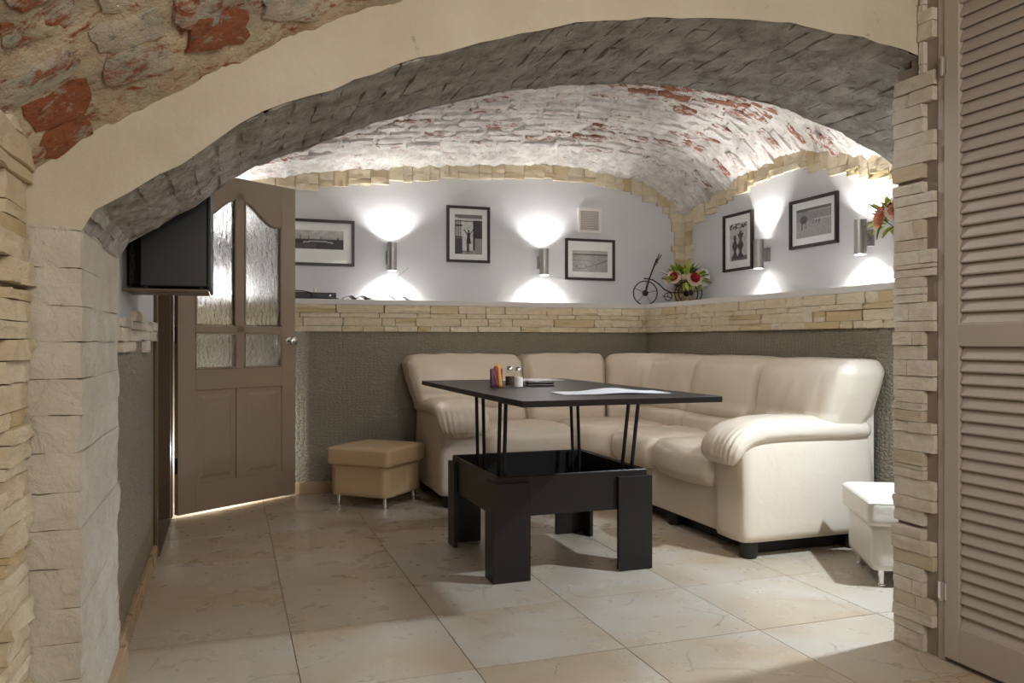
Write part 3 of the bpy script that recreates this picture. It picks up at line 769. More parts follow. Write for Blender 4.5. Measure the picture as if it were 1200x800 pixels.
# arms
def arm(face_pts, origin, ax_len, ax_w, length, width, padc):
    """origin: outer front bottom corner; ax_len runs from front to rear, ax_w from outer to inner face"""
    ax_len, ax_w, O = Vector(ax_len), Vector(ax_w), Vector(origin)
    # body: slightly bowed front, rounded outer corner
    hs = Vector((length/2, width/2, .245))
    def fn(p, u):
        if u.x < -.5: p.x -= .012*(1-u.y*u.y)*(-u.x-.5)*2
        if u.y < -.9: p.y += .01*max(0, u.z)
        return p
    bm_ = cushion(hs.x, hs.y, hs.z, .022, (0, 0, 0), (14, 8, 10), fn, lambda p: O + ax_len*(p.x+length/2) + ax_w*(p.y+width/2) + EZ*(p.z+.245+.072))
    body = sp('arm', bm_)
    # pad: swept roll, waterfall at the front with gathered pleats
    path = [(length*.95, .572), (length*.8, .578), (length*.6, .583), (length*.4, .586), (length*.24, .585), (length*.12, .578), (length*.04, .562), (-.015, .535), (-.042, .50), (-.05, .462), (-.044, .43)]
    rad = [.05, .058, .06, .062, .063, .062, .06, .058, .054, .046, .02]
    seg = 72; vs = []; n = len(path)
    # refine path
    P = []; K = 5
    for i in range(n-1):
        for k in range(K):
            t = k/K; P.append((path[i][0]*(1-t)+path[i+1][0]*t, path[i][1]*(1-t)+path[i+1][1]*t, rad[i]*(1-t)+rad[i+1]*t))
    P.append((*path[-1], rad[-1]))
    # smooth
    for _ in range(6):
        P = [P[0]] + [tuple((P[i-1][k]+2*P[i][k]+P[i+1][k])/4 for k in range(3)) for i in range(1, len(P)-1)] + [P[-1]]
    for i, (l, zz, r) in enumerate(P):
        i0, i1 = max(0, i-1), min(len(P)-1, i+1); tl, tz = P[i1][0]-P[i0][0], P[i1][1]-P[i0][1]; q = math.hypot(tl, tz); nl, nz = -tz/q, tl/q
        if nz < 0: nl, nz = -nl, -nz
        if i > len(P)*.62: nl, nz = (tz/q if tz < 0 else nl), abs(nz)
        nl = -abs(nl) if i > len(P)*.4 else nl
        fr = max(0, min(1, (i-len(P)*.55)/(len(P)*.15)))
        for k in range(seg):
            a = 2*PI*k/seg; ca, sa = math.cos(a), math.sin(a)
            cw = math.copysign(abs(ca)**.75, ca)*(width/2+.022)*(min(1, (r/.055)**.5)); ch = math.copysign(abs(sa)**.85, sa)*r
            if sa > 0 and fr > 0: ch += .0055*fr*math.sin(ca*30)*(1-ca*ca*.6) 
            ch += .003*fbm((l*3, ca, sa), 3, 2)
            vs.append(O + ax_len*(l+nl*ch) + ax_w*(width/2+cw) + EZ*(zz+nz*ch-O.z))
    m = len(P); fs = [(i*seg+k, i*seg+(k+1)%seg, (i+1)*seg+(k+1)%seg, (i+1)*seg+k) for i in range(m-1) for k in range(seg)] + [tuple(range(seg))[::-1], tuple((m-1)*seg+k for k in range(seg))]
    pad = sp('arm_pad', MB().add(vs, fs))
    return body
arm(None, (1.18, 4.69, 0), (0, 1, 0), (1, 0, 0), .72, .27, None)
arm(None, (2.215, 3.14, 0), (1, 0, 0), (0, 1, 0), .742, .25, None)
for x, y in [(2.27, 3.19), (2.86, 3.19), (1.25, 4.75), (1.25, 5.35), (2.3, 4.55), (2.86, 5.3), (2.3, 3.9)]:
    sp('foot', MB().lathe([(.033, 0), (.04, .01), (.042, .085)], (x, y, 0), 14), 'foot_black', smooth=True)

# ------------------------------------------------------------------ two leather pouffes
def pouf(label, loc, rz, mat, side=.45, H=.362):
    t = thing('pouffe', label, 'pouffe', loc, rz, 'leather cube pouffes'); h = side/2
    build('body', cushion(h-.022, h-.022, .095, .012, (0, 0, 0), (8, 8, 6), lambda p, u: p+Vector((0, 0, .162))), mat, t, smooth='all')
    build('lid', cushion(h, h, .054, .018, (0, 0, .008), (16, 16, 6), lambda p, u: p+Vector((0, 0, H-.056))), mat, t, smooth='all')
    sm = MB()
    for zz in (H-.056+.04,):
        sm.tube([(h*.995*sx, h*.995*sy, zz) for sx, sy in ((1,1),(-1,1),(-1,-1),(1,-1))], .0025, 6, closed=True)
    build('piping', sm, mat, t)
    for sx in (-1, 1):
        for sy in (-1, 1):
            build('leg', MB().lathe([(.02, 0), (.021, .004), (.021, .008), (.013, .010), (.013, .075)], (sx*.165, sy*.165, 0), 16), 'chrome', t, smooth=True)
    return t
pouf('beige leather pouffe on chrome legs beside the open door', (.86, 5.035, 0), math.radians(-43), 'beige_leather', .44)
pouf('white leather pouffe half hidden behind the stone pier', (2.745, 2.71, 0), math.radians(61.5), 'white_leather', .46)

# ------------------------------------------------------------------ lift-top table
tb = thing('lift_top_table', 'dark wenge coffee table with its top raised on metal arms', 'table', (1.39, 3.54, 0))
TX0, TX1, TY0, TY1 = 1.02, 1.757, 3.172, 3.905; WD = 'dark_wenge'
def tp(name, mb, mat=WD, **kw): return child(name, mb, mat, tb, **kw)
ins = .018; pt = .018
bx0, bx1, by0, by1 = TX0+ins, TX1-ins, TY0+ins, TY1-ins
tp('apron', MB().box(bx0, bx1, by0, by0+pt, .268, .435), bevel=.0015, seg=1); tp('apron', MB().box(bx0, bx1, by1-pt, by1, .268, .435), bevel=.0015, seg=1)
tp('apron', MB().box(bx0, bx0+pt, by0+pt, by1-pt, .268, .435), bevel=.0015, seg=1); tp('apron', MB().box(bx1-pt, bx1, by0+pt, by1-pt, .268, .435), bevel=.0015, seg=1)
tp('storage_floor', MB().box(bx0+pt, bx1-pt, by0+pt, by1-pt, .275, .287))
tp('rim', MB().tube([(bx0+.004, by0+.004, .436), (bx1-.004, by0+.004, .436), (bx1-.004, by1-.004, .436), (bx0+.004, by1-.004, .436)], .003, 4, closed=True), 'wenge_edge')
LW, LN = .165, .115
for cx, sx in ((TX0, 1), (TX1, -1)):
    for cy, sy in ((TY0, 1), (TY1, -1)):
        poly = [(cx, cy), (cx+sx*LW, cy), (cx+sx*LW, cy+sy*ins), (cx+sx*ins, cy+sy*ins), (cx+sx*ins, cy+sy*LN), (cx, cy+sy*LN)]
        tp('leg', MB().prism(poly, .002, .412, lambda u, v, w: (u, v, w)), bevel=.0012, seg=1)
TZ = .80
top = [(.925, 2.555), (1.705, 2.555), (1.705, 4.07), (.925, 4.07)]
tp('table_top', MB().prism(top, TZ-.022, TZ, lambda u, v, w: (u, v, w)), bevel=.002, seg=2)
def bars(x, yb, yt, gap):
    for g in (0, gap):
        tp('lift_arm', MB().tube([(x, yb+g, .30), (x, yt+g, TZ-.035)], .0085, 8), 'black_metal', smooth=True)
    tp('bracket', MB().prism([(yt-.05, TZ-.023), (yt+gap+.05, TZ-.023), (yt+gap+.02, TZ-.06), (yt-.02, TZ-.06)], x-.012, x+.012, lambda u, v, w: (w, u, v)), 'black_metal')
bars(1.085, 3.31, 3.275, -.075)
bars(1.69, 3.36, 3.26, -.09)
bars(1.145, 3.80, 3.83, -.11)
bars(1.665, 3.83, 3.87, -.085)
tp('lift_crossbar', MB().tube([(1.085, 3.25, .305), (1.69, 3.25, .305)], .008, 8), 'black_metal', smooth=True)
tp('lift_crossbar', MB().tube([(1.145, 3.75, .305), (1.665, 3.75, .305)], .008, 8), 'black_metal', smooth=True)

# things on the table
def shaker(label, loc, content):
    t = thing('shaker', label, 'shaker', loc)
    build('glass_body', MB().lathe([(.0, .0005), (.020, .0005), (.0215, .004), (.0215, .048), (.019, .056), (.0125, .066), (.0125, .074)], seg=20), 'clear_glass', t, smooth=True)
    build('contents', MB().lathe([(0, .003), (.0195, .003), (.0195, .044), (0, .045)], seg=18), content, t, smooth=True)
    build('cap', MB().lathe([(.013, .072), (.0150, .074), (.0150, .082), (.011, .090), (0, .093)], seg=18), 'chrome', t, smooth=True)
shaker('glass pepper shaker with steel cap on the table', (1.185, 3.44, TZ), 'pepper')
shaker('glass salt shaker with steel cap on the table', (1.188, 3.335, TZ), 'salt')
hd = thing('sachet_holder', 'small clear holder for sachets on the table', 'holder', (1.085, 3.33, TZ))
build('base', MB().box(-.026, .026, -.036, .036, 0, .003), 'clear_glass', hd)
for y in (-.035, .033): build('side', MB().box(-.026, .026, y, y+.002, .003, .03), 'clear_glass', hd)
for k, (x, m, lab) in enumerate([(-.018, 'sachet_plum', 'plum purple sachet at the left of the holder'), (-.004, 'sachet_red', 'dark red sachet leaning in the middle of the holder'),
                              (.010, 'sachet_yellow', 'yellow sachet standing tallest in the holder'), (.020, 'sachet_red', 'bright red sachet at the right of the holder')]):
    hz = .050 if m == 'sachet_yellow' else .045 if k == 1 else .040
    q = cushion(.019, .003, hz, .002, (0, .004, 0), (8, 3, 10), lambda p, u: Vector((p.x*(1-.27*(u.z+1)), p.y, p.z)))
    o = build('sachet', q, m, None, smooth='all', loc=(1.085+x, 3.33-.012+.010*k, TZ+.004+hz), rot=(math.radians(R.uniform(-4, 4)), math.radians((-7, 3, 0, 8)[k]), math.radians(R.uniform(-25, 0))))
    tag(o, lab, 'sachet', 'condiment sachets in the holder')
fo = thing('leather_folder', 'closed black leather bill folder lying on the table', 'folder', (1.32, 3.43, TZ), math.radians(-14))
build('cover', cushion(.066, .048, .004, .003, (0, 0, .002), (10, 8, 3), lambda p, u: p+Vector((0, 0, .0045))), 'black_leather', fo, smooth='all')
build('flap', cushion(.064, .046, .005, .003, (0, 0, .003), (10, 8, 3), lambda p, u: p+Vector((.002, .001, .0155))), 'black_leather', fo, smooth='all')
build('clasp', MB().box(.058, .068, -.008, .008, .006, .017), 'chrome', fo, bevel=.002)
def sheet(label, cx, cy, w, d, rz, curl):
    def fn(u, v): x, y = (u-.5)*w, (v-.5)*d; return (x, y, .0016+curl*max(0, math.sin(PI*min(1, max(0, u*1.4-.3))))**2*(.35+.65*v))
    m = MB().grid(fn, 24, 10); m.grid(lambda u, v: tuple(a-b for a, b in zip(fn(u, v), (0, 0, .0011))), 24, 10)
    o = build('menu_sheet', m, 'paper', None, smooth='all', loc=(cx, cy, TZ), rot=(0, 0, math.radians(rz))); tag(o, label, 'paper'); return o
sheet('glossy white menu sheet near the front edge of the table', 1.40, 2.86, .43, .19, -6, .012)
sheet('white paper sheet at the far end of the table', 1.47, 3.93, .30, .20, 5, .002)

# ------------------------------------------------------------------ wall sconces (up and down light)
def sconce(label, loc, rz, up=1.0, dn=1.0, rec=.020):
    """rz: direction of the wall normal; local +Y points into the wall"""
    t = thing('wall_sconce', label, 'wall lamp', loc, rz, 'steel up-and-down wall sconces'); r, H = .034, .2
    prof = [(r, 0), (r, H), (r-.003, H), (r-.003, 0), (r, 0)]
    m = MB(); seg = 28
    vs = [(pr*math.cos(2*PI*k/seg), pr*math.sin(2*PI*k/seg), z-H/2) for pr, z in prof[:4] for k in range(seg)]
    m.add(vs, [(i*seg+k, i*seg+(k+1)%seg, ((i+1)%4)*seg+(k+1)%seg, ((i+1)%4)*seg+k) for i in range(4) for k in range(seg)])
    build('tube', m, 'brushed_steel', t, smooth=True)
    build('wall_plate', MB().box(-.03, .03, .055, .075, -.05, .045).box(-.012, .012, .03, .056, -.02, .02), 'brushed_steel', t, bevel=.002)
    for s, e in ((1, up), (-1, dn)):
        zb = s*(H/2-rec-.026)
        build('bulb', MB().lathe([(0, zb-.012), (.018, zb-.010), (.026, zb), (.018, zb+.010), (0, zb+.012)], seg=14), 'lamp_glow', t, smooth=True)
        L = light('sconce_light', 'POINT', (0, 0, s*(H/2-rec-.006)), SCW*e, (1.0, .975, .94), .008); L.parent = t
    return t
SCW = 8.0
SZ = 1.60
sconce('steel sconce between the city photo and the portrait photo', (1.08, YU-.075, SZ), 0)
sconce('steel sconce left of the white vent grille', (2.235, YU-.075, SZ), 0)
sconce('assumed steel sconce hidden behind the open door', (-.06, YU-.075, SZ), 0)  # unseen, assumed from the even spacing of the other sconces
sconce('steel sconce between the two photos on the right wall', (XU-.075, 4.70, SZ), -PI/2, 1.5, 1, .035)
sconce('steel sconce at the right end of the right wall by the flowers', (XU-.075, 3.75, SZ), -PI/2)

# ------------------------------------------------------------------ framed black-and-white photographs
def ink_city(u, v):
    n = noise.noise(Vector((u*9, v*5, 0))); n2 = noise.noise(Vector((u*40, v*30, 2)))
    if v > .45: 
        sk = .45 + .3*v + .14*n + .05*n2
        h = .5 + .05*max(0, noise.noise(Vector((int(u*34)*1.7, 0, 0)))) + (.22 if abs(u-.2) < .008 or abs(u-.36) < .01 else 0) + (.12 if abs(u-.58) < .012 or abs(u-.9) < .02 else 0)
        return .12 if v < h else sk
    br = .33 + .10*math.sin(max(0, min(1, (u-.25)/.55))*PI)
    if .25 < u < .8 and abs(v-br) < .025: return .75
    return .13 + .1*abs(n2) + (.1 if v < .3 and u < .5 else 0)
def ink_gate(u, v):
    if v > .93 or (v > .90 and u > .1): return .42
    if v > .86: return .8
    if .82 < v < .85: return .1
    px, py = u-.5, v
    if abs(px-.0) < .035 and .56 < py < .61: return .1                      # head
    w = .06 + .03*max(0, (.42-py)/.15)
    if .27 < py < .55 and abs(px) < w: return .1                             # body
    if .06 < py <= .27 and (abs(px+.02) < .05): return .35 if int(v*60) % 2 else .15
    if .5 < py < .63 and abs(abs(px)-(.05+(py-.5)*.95)) < .018: return .12   # raised arms
    if u < .28:
        if v > .4: return .15 if (int(u*30) % 2 == 0 or abs(v-.43) < .02 or v > .7 and v < .74) else .8
        return .2 + .12*noise.noise(Vector((u*30, v*30, 0)))
    if u > .72: return .2+.1*noise.noise(Vector((u*60, v*6, 0))) if v > .4 else .55
    if .66 < u: return .15 if v > .1 else .6
    if v < .08: return .5 + .2*noise.noise(Vector((u*20, v*20, 0)))
    return .78 + .15*noise.noise(Vector((u*12, v*16, 0)))
def ink_shore(u, v):
    n = noise.noise(Vector((u*14, v*22, 4))); b = .62 + .12*n
    if v > .84: return .66
    if .78 < v < .84: return .18 + .15*n
    if abs(v-.55) < .02 and u < .5: return .3
    if math.hypot((u-.25)*1.0, (v-.25)*1.4) < .16 and math.hypot((u-.25), (v-.25)*1.4) > .12: return .4
    if abs((v-.2)-(u-.4)*.6) < .02 and u > .35: return .4
    return b - .15*abs(noise.noise(Vector((u*40, v*40, 1))))
def ink_group(u, v):
    if v > .86: return .2 if noise.noise(Vector((int(u*12)*3.1, int(v*40)*2.3, 0))) > -.05 else .75
    for cx, w, h in ((.3, .16, .62), (.62, .17, .72)):
        if abs(u-cx) < w*(.7+.3*math.sin(v*20)) and .06 < v < h: return .12 + .4*max(0, noise.noise(Vector((u*22, v*22, cx))))
        if math.hypot(u-cx, (v-h-.03)*1.5) < .07: return .25
    if v < .12 and u > .1: return .35+.3*noise.noise(Vector((u*30, v*30, 0)))
    return .72 + .1*noise.noise(Vector((u*10, v*10, 0)))
def ink_beach(u, v):
    n = noise.noise(Vector((u*20, v*20, 9)))
    if v > .9: return .3
    if abs(v-.88) < .015 and u > .35: return .75
    if abs(v-.58) < .012 and u > .5: return .85
    if math.hypot((u-.22)*1.3, v-.62) < .14: return .2 + .2*abs(n)
    if abs(u-.16) < .012 and .25 < v < .6 or abs(u-.28) < .012 and .3 < v < .6: return .25
    for cx in (.5, .58, .66):
        if abs(u-cx-(v-.5)*.25) < .012 and .42 < v < .58: return .15
    return (.52 if v > .58 else .6) + .12*n - .15*max(0, .25-v)
def photo(label, loc, rz, w, h, mat_in, ink, bt=None):
    """hung picture: local X along the wall, -Y out of it; loc is the picture's centre on the wall"""
    t = thing('framed_photo', label, 'picture', loc, rz); fw, d = .019, .022
    fr = MB().box(-w/2, w/2, -d, -.0005, h/2-fw, h/2).box(-w/2, w/2, -d, -.0005, -h/2, -h/2+fw).box(-w/2, -w/2+fw, -d, -.0005, -h/2+fw, h/2-fw).box(w/2-fw, w/2, -d, -.0005, -h/2+fw, h/2-fw)
    build('frame', fr, 'black_frame', t)
    build('mount', MB().box(-w/2+fw, w/2-fw, -.008, -.002, -h/2+fw, h/2-fw), 'mat_board', t)
    il, ir, ib, it = mat_in; x0, x1, z0, z1 = -w/2+il, w/2-ir, -h/2+ib, h/2-it
    nu, nv = 64, int(64*(z1-z0)/(x1-x0)); m = MB().grid(lambda u, v: (x0+(x1-x0)*u, -.0086, z0+(z1-z0)*v), nu, nv); me = m.mesh('print')
    at = me.color_attributes.new('ink', 'FLOAT_COLOR', 'POINT')
    for i, vv in enumerate(me.vertices):
        g = max(.01, min(.95, ink((vv.co.x-x0)/(x1-x0), (vv.co.z-z0)/(z1-z0)))); g = g**2.0; at.data[i].color = (g, g*.99, g*.98, 1)
    link('print', me, 'photo_print', t)
    build('glass', MB().box(-w/2+fw, w/2-fw, -.0125, -.0105, -h/2+fw, h/2-fw), 'clear_glass', t)
    return t
photo('landscape photo of a city riverside, beside the open door', (.565, YU, 1.687), 0, .52, .32, (.075, .075, .115, .075), ink_city)
photo('portrait photo of a person with raised arms in a gateway', (1.66, YU, 1.79), 0, .33, .415, (.062, .058, .062, .062), ink_gate)
photo('landscape photo of a pale shore, under the vent grille', (2.645, YU, 1.636), 0, .42, .32, (.06, .06, .065, .09), ink_shore)
photo('portrait photo of a group, nearest the corner on the right wall', (XU, 5.034, 1.725), -PI/2, .36, .42, (.075, .07, .075, .075), ink_group)
photo('landscape photo of a beach chair, between the right wall sconces', (XU, 4.228, 1.76), -PI/2, .445, .315, (.06, .06, .065, .065), ink_beach)

# vent grille
vg = thing('vent_grille', 'square white ventilation grille above the shore photo', 'vent', (2.64, YU, 1.94)); w, h = .196, .19
build('frame', MB().box(-w/2, w/2, -.014, -.0005, h/2-.02, h/2).box(-w/2, w/2, -.014, -.0005, -h/2, -h/2+.02).box(-w/2, -w/2+.02, -.014, -.0005, -h/2+.02, h/2-.02).box(w/2-.02, w/2, -.014, -.0005, -h/2+.02, h/2-.02), 'white_plastic', vg)
build('backing', MB().box(-w/2+.02, w/2-.02, -.003, -.001, -h/2+.02, h/2-.02), 'grille_shadow', vg)
sm = MB().box(-w/2+.02, w/2-.02, -.004, .004, -.0012, .0012).mesh('slat'); sm.materials.append(MATS['white_plastic'])
for k in range(11): link('slat', sm, None, vg, (0, -.008, -h/2+.028+k*.0134), (math.radians(35), 0, 0))

# ------------------------------------------------------------------ things on the back ledge
LZ = 1.2815
rc = thing('receiver_box', 'low black receiver box with a white top on the back ledge by the door', 'receiver', (.50, 5.58, LZ))
build('case', MB().box(-.17, .17, -.06, .08, .004, .045), 'black_plastic', rc, bevel=.004)
build('white_top', MB().box(-.17, .02, -.05, .07, .0455, .06), 'white_plastic', rc, bevel=.004)
build('plug', MB().box(.03, .05, -.02, .02, .0455, .075), 'white_plastic', rc, bevel=.003)
build('button', MB().lathe([(.008, 0), (.008, .003), (0, .004)], (.13, -.06, .025), 12, Matrix.Rotation(PI/2, 3, 'X')), 'chrome', rc, smooth=True)
cb = build('cable', MB().tube([(.42+.09*math.cos(a), 5.495+.012*math.sin(2*a), LZ+.030+.024*math.sin(a)) for a in [2*PI*k/28 for k in range(28)]], .0035, 6, closed=True)
           .tube([(.51, 5.495, LZ+.02), (.56, 5.488, LZ+.012), (.62, 5.482, LZ+.005), (.68, 5.48, LZ+.004)], .003, 6), 'black_plastic', smooth=True)
tag(cb, 'black cable coiled in front of the receiver box on the ledge', 'cable')
an = thing('indoor_antenna', 'small indoor antenna with two thin rods on the back ledge', 'antenna', (.90, 5.60, LZ))
build('base', MB().lathe([(.035, 0), (.035, .008), (.02, .018), (0, .02)], seg=20), 'black_plastic', an, smooth=True)
build('rod', MB().tube([(.01, 0, .015), (.275, -.03, .235)], .003, 6), 'brushed_steel', an, smooth=True)
build('rod', MB().tube([(-.01, 0, .015), (-.02, .02, .02), (.14, .05, .09)], .002, 6), 'brushed_steel', an, smooth=True)
def magazine(label, cx, cy, w, d, rz, mat):
    t = thing('magazine', label, 'magazine', (cx, cy, LZ), math.radians(rz))
    for s in (-1, 1):
        def fn(u, v): return (s*u*w/2, (v-.5)*d, (.003+.032*math.sin(PI*min(1, u*1.1))**1.2*(1-u*.5)))
        m = MB().grid(fn, 14, 4).grid(lambda u, v: (s*u*w/2, (v-.5)*d, .001), 14, 4)
        for q in (0, 4):
            pass
        build('page_block', m, mat if s < 0 else 'page', t, smooth='all')
    build('cover', MB().box(-w/2-.003, w/2+.003, -d/2-.003, d/2+.003, 0, .0012), 'cover_print', t)
magazine('open magazine with a grey printed page, left of the sconce', .80, 5.565, .20, .15, 3, 'cover_print')
magazine('open white magazine lying under the first sconce', 1.075, 5.56, .21, .15, -4, 'page')

# ------------------------------------------------------------------ planter tricycle with flowers in the corner
import mathutils
tri = thing('planter_tricycle', 'small dark iron tricycle planter in the corner of the ledge', 'planter', (3.04, 5.60, LZ+.001), math.radians(-17))
def ringpts(c, r, n=32, axis='y'): return [(c[0]+r*math.cos(2*PI*k/n), c[1], c[2]+r*math.sin(2*PI*k/n)) for k in range(n)]
def wheel(c, r):
    w = build('wheel', MB().tube(ringpts(c, r), .0042, 8, closed=True), 'iron', tri, smooth=True)
    sp_ = MB()
    for k in range(5):
        a = 2*PI*k/5+.2; sp_.tube([c, (c[0]+r*math.cos(a), c[1], c[2]+r*math.sin(a))], .0018, 6)
    build('spokes', sp_, 'iron', w, smooth=True)
    build('hub', MB().lathe([(0, -.006), (.022, -.006), (.024, 0), (.022, .006), (0, .006)], c, 16, Matrix.Rotation(PI/2, 3, 'X')), 'iron', w, smooth=True)
wr_ = .093
wheel((0, 0, wr_), wr_)
for y in (-.065, .055): wheel((.335, y, wr_), wr_*.98)
build('axle', MB().tube([(.335, -.065, wr_), (.335, .055, wr_)], .004, 6), 'iron', tri)
build('frame', MB().tube([(-.012, 0, .205), (.01, 0, .205), (.06, 0, .195), (.11, 0, .16), (.15, 0, .12), (.2, 0, .098), (.335, 0, .095)], .005, 8), 'iron', tri, smooth=True)
build('fork', MB().tube([(.0, .014, wr_), (.03, .012, .2), (.09, .008, .36)], .004, 6).tube([(.0, -.014, wr_), (.03, -.012, .2), (.09, -.008, .36)], .004, 6), 'iron', tri, smooth=True)
build('handlebar', MB().tube([(.085, -.008, .33), (.118, -.04, .385)], .004, 6).tube([(.085, .008, .33), (.118, .04, .40)], .004, 6).tube([(.07, 0, .30), (.1, 0, .335)], .003, 6), 'iron', tri, smooth=True)
build('pedal', MB().tube(ringpts((.175, -.018, .065), .03, 20), .003, 6, closed=True).tube([(.13, -.02, .07), (.205, -.02, .055)], .003, 6).tube([(.175, -.018, .065), (.175, 0, .098)], .003, 6), 'iron', tri, smooth=True)
bk = MB()
for zz, rr in ((.11, .07), (.15, .085), (.185, .095)):
    bk.tube([(.315+rr*math.cos(a), -.005+rr*.75*math.sin(a), zz) for a in [2*PI*k/24 for k in range(24)]], .003, 6, closed=True)
for k in range(12):
    a = 2*PI*k/12; bk.tube([(.315+.07*math.cos(a), -.005+.052*math.sin(a), .11), (.315+.095*math.cos(a), -.005+.071*math.sin(a), .185)], .002, 5)
bk.lathe([(0, .108), (.07, .108), (.07, .112), (0, .112)], (.315, -.005, 0), 20)
build('basket', bk, 'iron', tri, smooth=True)

def petal_mesh(w, h, cup, n=6):
    def fn(u, v):
        a = (u-.5)*2; ww = w*math.sin(PI*min(1, .12+v*.80))**.7
        return (a*ww/2, cup*(math.sin(v*PI*.55)) - .25*cup*a*a, h*v*.9)
    return fn
def rose(parent, loc, direction, r, outer, inner, layers=3):
    z = Vector(direction).normalized(); q = z.to_track_quat('Z', 'Y').to_matrix()
    out, inn = MB(), MB()
    for L in range(layers+2):
        tgt = inn if L < (3 if layers > 2 and inner != outer else 2) else out; k = 5 if L < 2 else 6+L; rr = r*(.16+.19*L); tilt = .08+.21*L
        for i in range(k):
            a = 2*PI*i/k + L*.5; Rm = Matrix.Rotation(a, 3, 'Z') @ Matrix.Rotation(-tilt, 3, 'X')
            f = petal_mesh(r*(.5+.12*L), r*(.62+.08*L), r*.16)
            vs = []
            for u in range(5):
                for v in range(5):
                    p = Vector(f(u/4, v/4)); p = Rm @ p + Matrix.Rotation(a, 3, 'Z') @ Vector((0, rr*.45, -.04*L*r)); vs.append(q @ p + Vector(loc))
            tgt.add(vs, [(a_*5+b_, (a_+1)*5+b_, (a_+1)*5+b_+1, a_*5+b_+1) for a_ in range(4) for b_ in range(4)])
    o = build('flower', out, outer, parent, smooth='all'); build('flower_centre', inn, inner, o, smooth='all')
    return o
def leaf(parent, loc, direction, L, w, mat, roll=0):
    z = Vector(direction).normalized(); q = z.to_track_quat('Y', 'Z').to_matrix() @ Matrix.Rotation(roll, 3, 'Y')
    def fn(u, v): 
        a = (u-.5)*2; ww = w*math.sin(PI*(.04+.96*v))**.8*(1-.35*v); return Vector((a*ww/2, L*v, .10*L*abs(a)*(1-v) - .22*L*v*v))
    vs = [q @ fn(u/4, v/7) + Vector(loc) for u in range(5) for v in range(8)]
    return build('leaf', MB().add(vs, [(a*8+b, (a+1)*8+b, (a+1)*8+b+1, a*8+b+1) for a in range(4) for b in range(7)]), mat, parent, smooth='all')
# local frame of bouquets: x to the right as seen from the room, -y towards the room
bq = thing('flower_bouquet', 'bouquet of cream and red roses in the tricycle planter', 'flowers', (3.04, 5.60, LZ+.001), math.radians(-17))
def stems(parent, base, heads):
    m = MB()
    for h in heads: m.tube([base, ((base[0]+h[0])/2, (base[1]+h[1])/2, base[2]+(h[2]-base[2])*.6), h], .0025, 5)
    build('stems', m, 'leaf_dark', parent, smooth=True)
heads = [(.215, -.05, .215), (.288, -.06, .215), (.365, -.07, .205), (.448, -.05, .21), (.17, -.02, .185), (.43, -.03, .165)]
stems(bq, (.315, 0, .115), heads)
rose(bq, heads[0], (-.55, -1, .15), .047, 'petal_cream', 'petal_red'); rose(bq, heads[1], (-.1, -1, .3), .025, 'petal_cream', 'petal_cream', 2)
rose(bq, heads[2], (.12, -1, .12), .056, 'petal_cream', 'petal_red', 3); rose(bq, heads[3], (.5, -1, .15), .05, 'petal_white', 'petal_white', 4)
rose(bq, heads[4], (-.5, -1, -.2), .03, 'petal_cream', 'petal_cream', 2); rose(bq, heads[5], (.4, -1, -.3), .032, 'petal_white', 'petal_white', 2)
for i in range(26):
    a = R.uniform(-.35, PI+.35); L = R.uniform(.05, .085)
    leaf(bq, (.315+.11*math.cos(a), R.uniform(-.10, -.05), .19+.045*math.sin(a)), (math.cos(a)*1.2, -.7, .2+.9*math.sin(a)), L, L*.5, R.choice(['leaf_green', 'leaf_lime', 'leaf_lime', 'leaf_dark']), R.uniform(-.5, .5))
for i in range(30):
    a = R.uniform(-.25, PI+.25); rr = R.uniform(.04, .1); c = (.315+rr*math.cos(a)*1.15, R.uniform(-.05, .04), .18+rr*math.sin(a)*.55)
    leaf(bq, c, (math.cos(a)*1.1, R.uniform(-.5, .1), .35+math.sin(a)), R.uniform(.085, .14), R.uniform(.036, .052), R.choice(['leaf_green', 'leaf_lime', 'leaf_dark', 'leaf_green']), R.uniform(-.6, .6))
for i in range(6): leaf(bq, (R.uniform(.27, .42), -.06, .17), (R.uniform(-.4, .4), -.6, -1), R.uniform(.06, .09), .034, R.choice(['leaf_lime', 'leaf_green']), R.uniform(-.5, .5))
build('berry_sprig', MB().tube([(.25, -.02, .19), (.16, -.03, .2), (.12, -.03, .205)], .004, 6).lathe([(0, -.008), (.008, 0), (0, .008)], (.13, -.035, .205), 8).lathe([(0, -.008), (.008, 0), (0, .008)], (.15, -.037, .198), 8), 'rust_berry', bq, smooth=True)

# second bouquet in a wall pocket, largely hidden by the pier
wp = thing('wall_flower_pocket', 'wall-hung flower pocket with coral roses beside the last sconce', 'flowers', (XU, 3.47, 1.50), -PI/2)
build('pocket', MB().lathe([(.012, .03), (.026, .05), (.044, .12), (.046, .125), (.038, .125), (.022, .06), (0, .045)], (.01, -.05, 0), 20), 'iron', wp, smooth=True)
build('hook', MB().box(-.01, .01, -.012, -.001, .05, .14), 'iron', wp)
hs2 = [(-.035, -.16, .17), (.06, -.15, .2), (.02, -.12, .24), (-.06, -.11, .235)]
stems(wp, (.01, -.05, .07), hs2)
rose(wp, hs2[0], (-.35, -1, .1), .05, 'petal_coral', 'petal_coral', 3); rose(wp, hs2[1], (.3, -1, .2), .05, 'petal_cream', 'petal_coral', 3)
rose(wp, hs2[2], (0, -.6, .8), .04, 'petal_coral', 'petal_coral', 2); rose(wp, hs2[3], (-.6, -.6, .5), .032, 'petal_coral', 'petal_coral', 2)
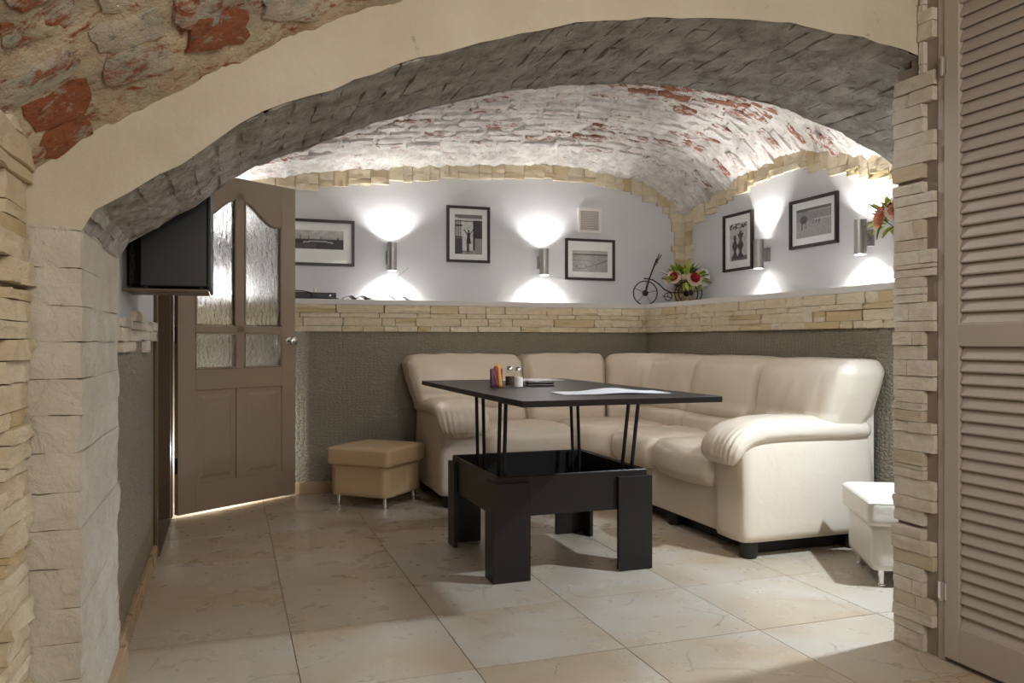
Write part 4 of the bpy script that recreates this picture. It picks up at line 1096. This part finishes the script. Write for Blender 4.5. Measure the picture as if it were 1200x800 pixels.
for i in range(46):
    a = R.uniform(-.9, PI+.9); rr = R.uniform(.03, .08); leaf(wp, (rr*math.cos(a)-.01, R.uniform(-.15, -.06), .15+rr*math.sin(a)), (math.cos(a), R.uniform(-.6, 0), .3+math.sin(a)), R.uniform(.06, .10), .042, R.choice(['leaf_green', 'leaf_lime', 'leaf_dark']), R.uniform(-.5, .5))
leaf(wp, (-.05, -.14, .13), (-.5, -.3, -1), .08, .045, 'leaf_green'); leaf(wp, (-.03, -.15, .16), (-1, -.2, -.1), .10, .035, 'leaf_lime')
build('twig', MB().tube([(-.05, -.1, .2), (-.055, -.1, .29)], .002, 5).tube([(-.055, -.1, .27), (-.075, -.1, .30)], .0015, 5).tube([(-.055, -.1, .27), (-.04, -.1, .31)], .0015, 5), 'leaf_dark', wp)

# ------------------------------------------------------------------ black television box on a hanging shelf (left, under the arch)
tv = thing('television', 'black box television on a shelf under the left end of the arch', 'television', (-.17, 2.965, 1.180))
build('side_panel', MB().box(-.105, .098, -.10, .03, 0, .46), 'black_plastic', tv, bevel=.004)
build('front_bezel', MB().box(.0985, .108, -.105, .36, -.002, .463), 'black_plastic', tv, bevel=.003)
build('rear_housing', MB().box(-.156, .098, .031, .34, .01, .44), 'black_void', tv, bevel=.006)
for x in (-.09, .08): build('foot', MB().lathe([(.009, -.008), (.009, .001)], (x, -.085, 0), 10), 'black_void', tv)
sh = thing('hanging_shelf', 'thin dark shelf under the black television', 'shelf', (-.17, 2.965, 1.1655))
build('board', MB().box(-.159, .10, -.10, .20, 0, .006), 'door_frame_paint', sh)
ch = thing('chain', 'thin steel chain hanging beside the black television', 'chain', (-.300, 2.85, 1.176))
for k in range(13):
    c = (.004*math.sin(k*.4), 0, .012+k*.019); pts = []
    for q in range(14):
        a = 2*PI*q/14; dx, dz = .0052*math.cos(a), .0125*math.sin(a); pts.append((c[0]+(dx if k % 2 else 0), c[1]+(0 if k % 2 else dx), c[2]+dz))
    build('link', MB().tube(pts, .0016, 6, closed=True), 'brass' if k in (11, 12) else 'iron', ch, smooth=True)
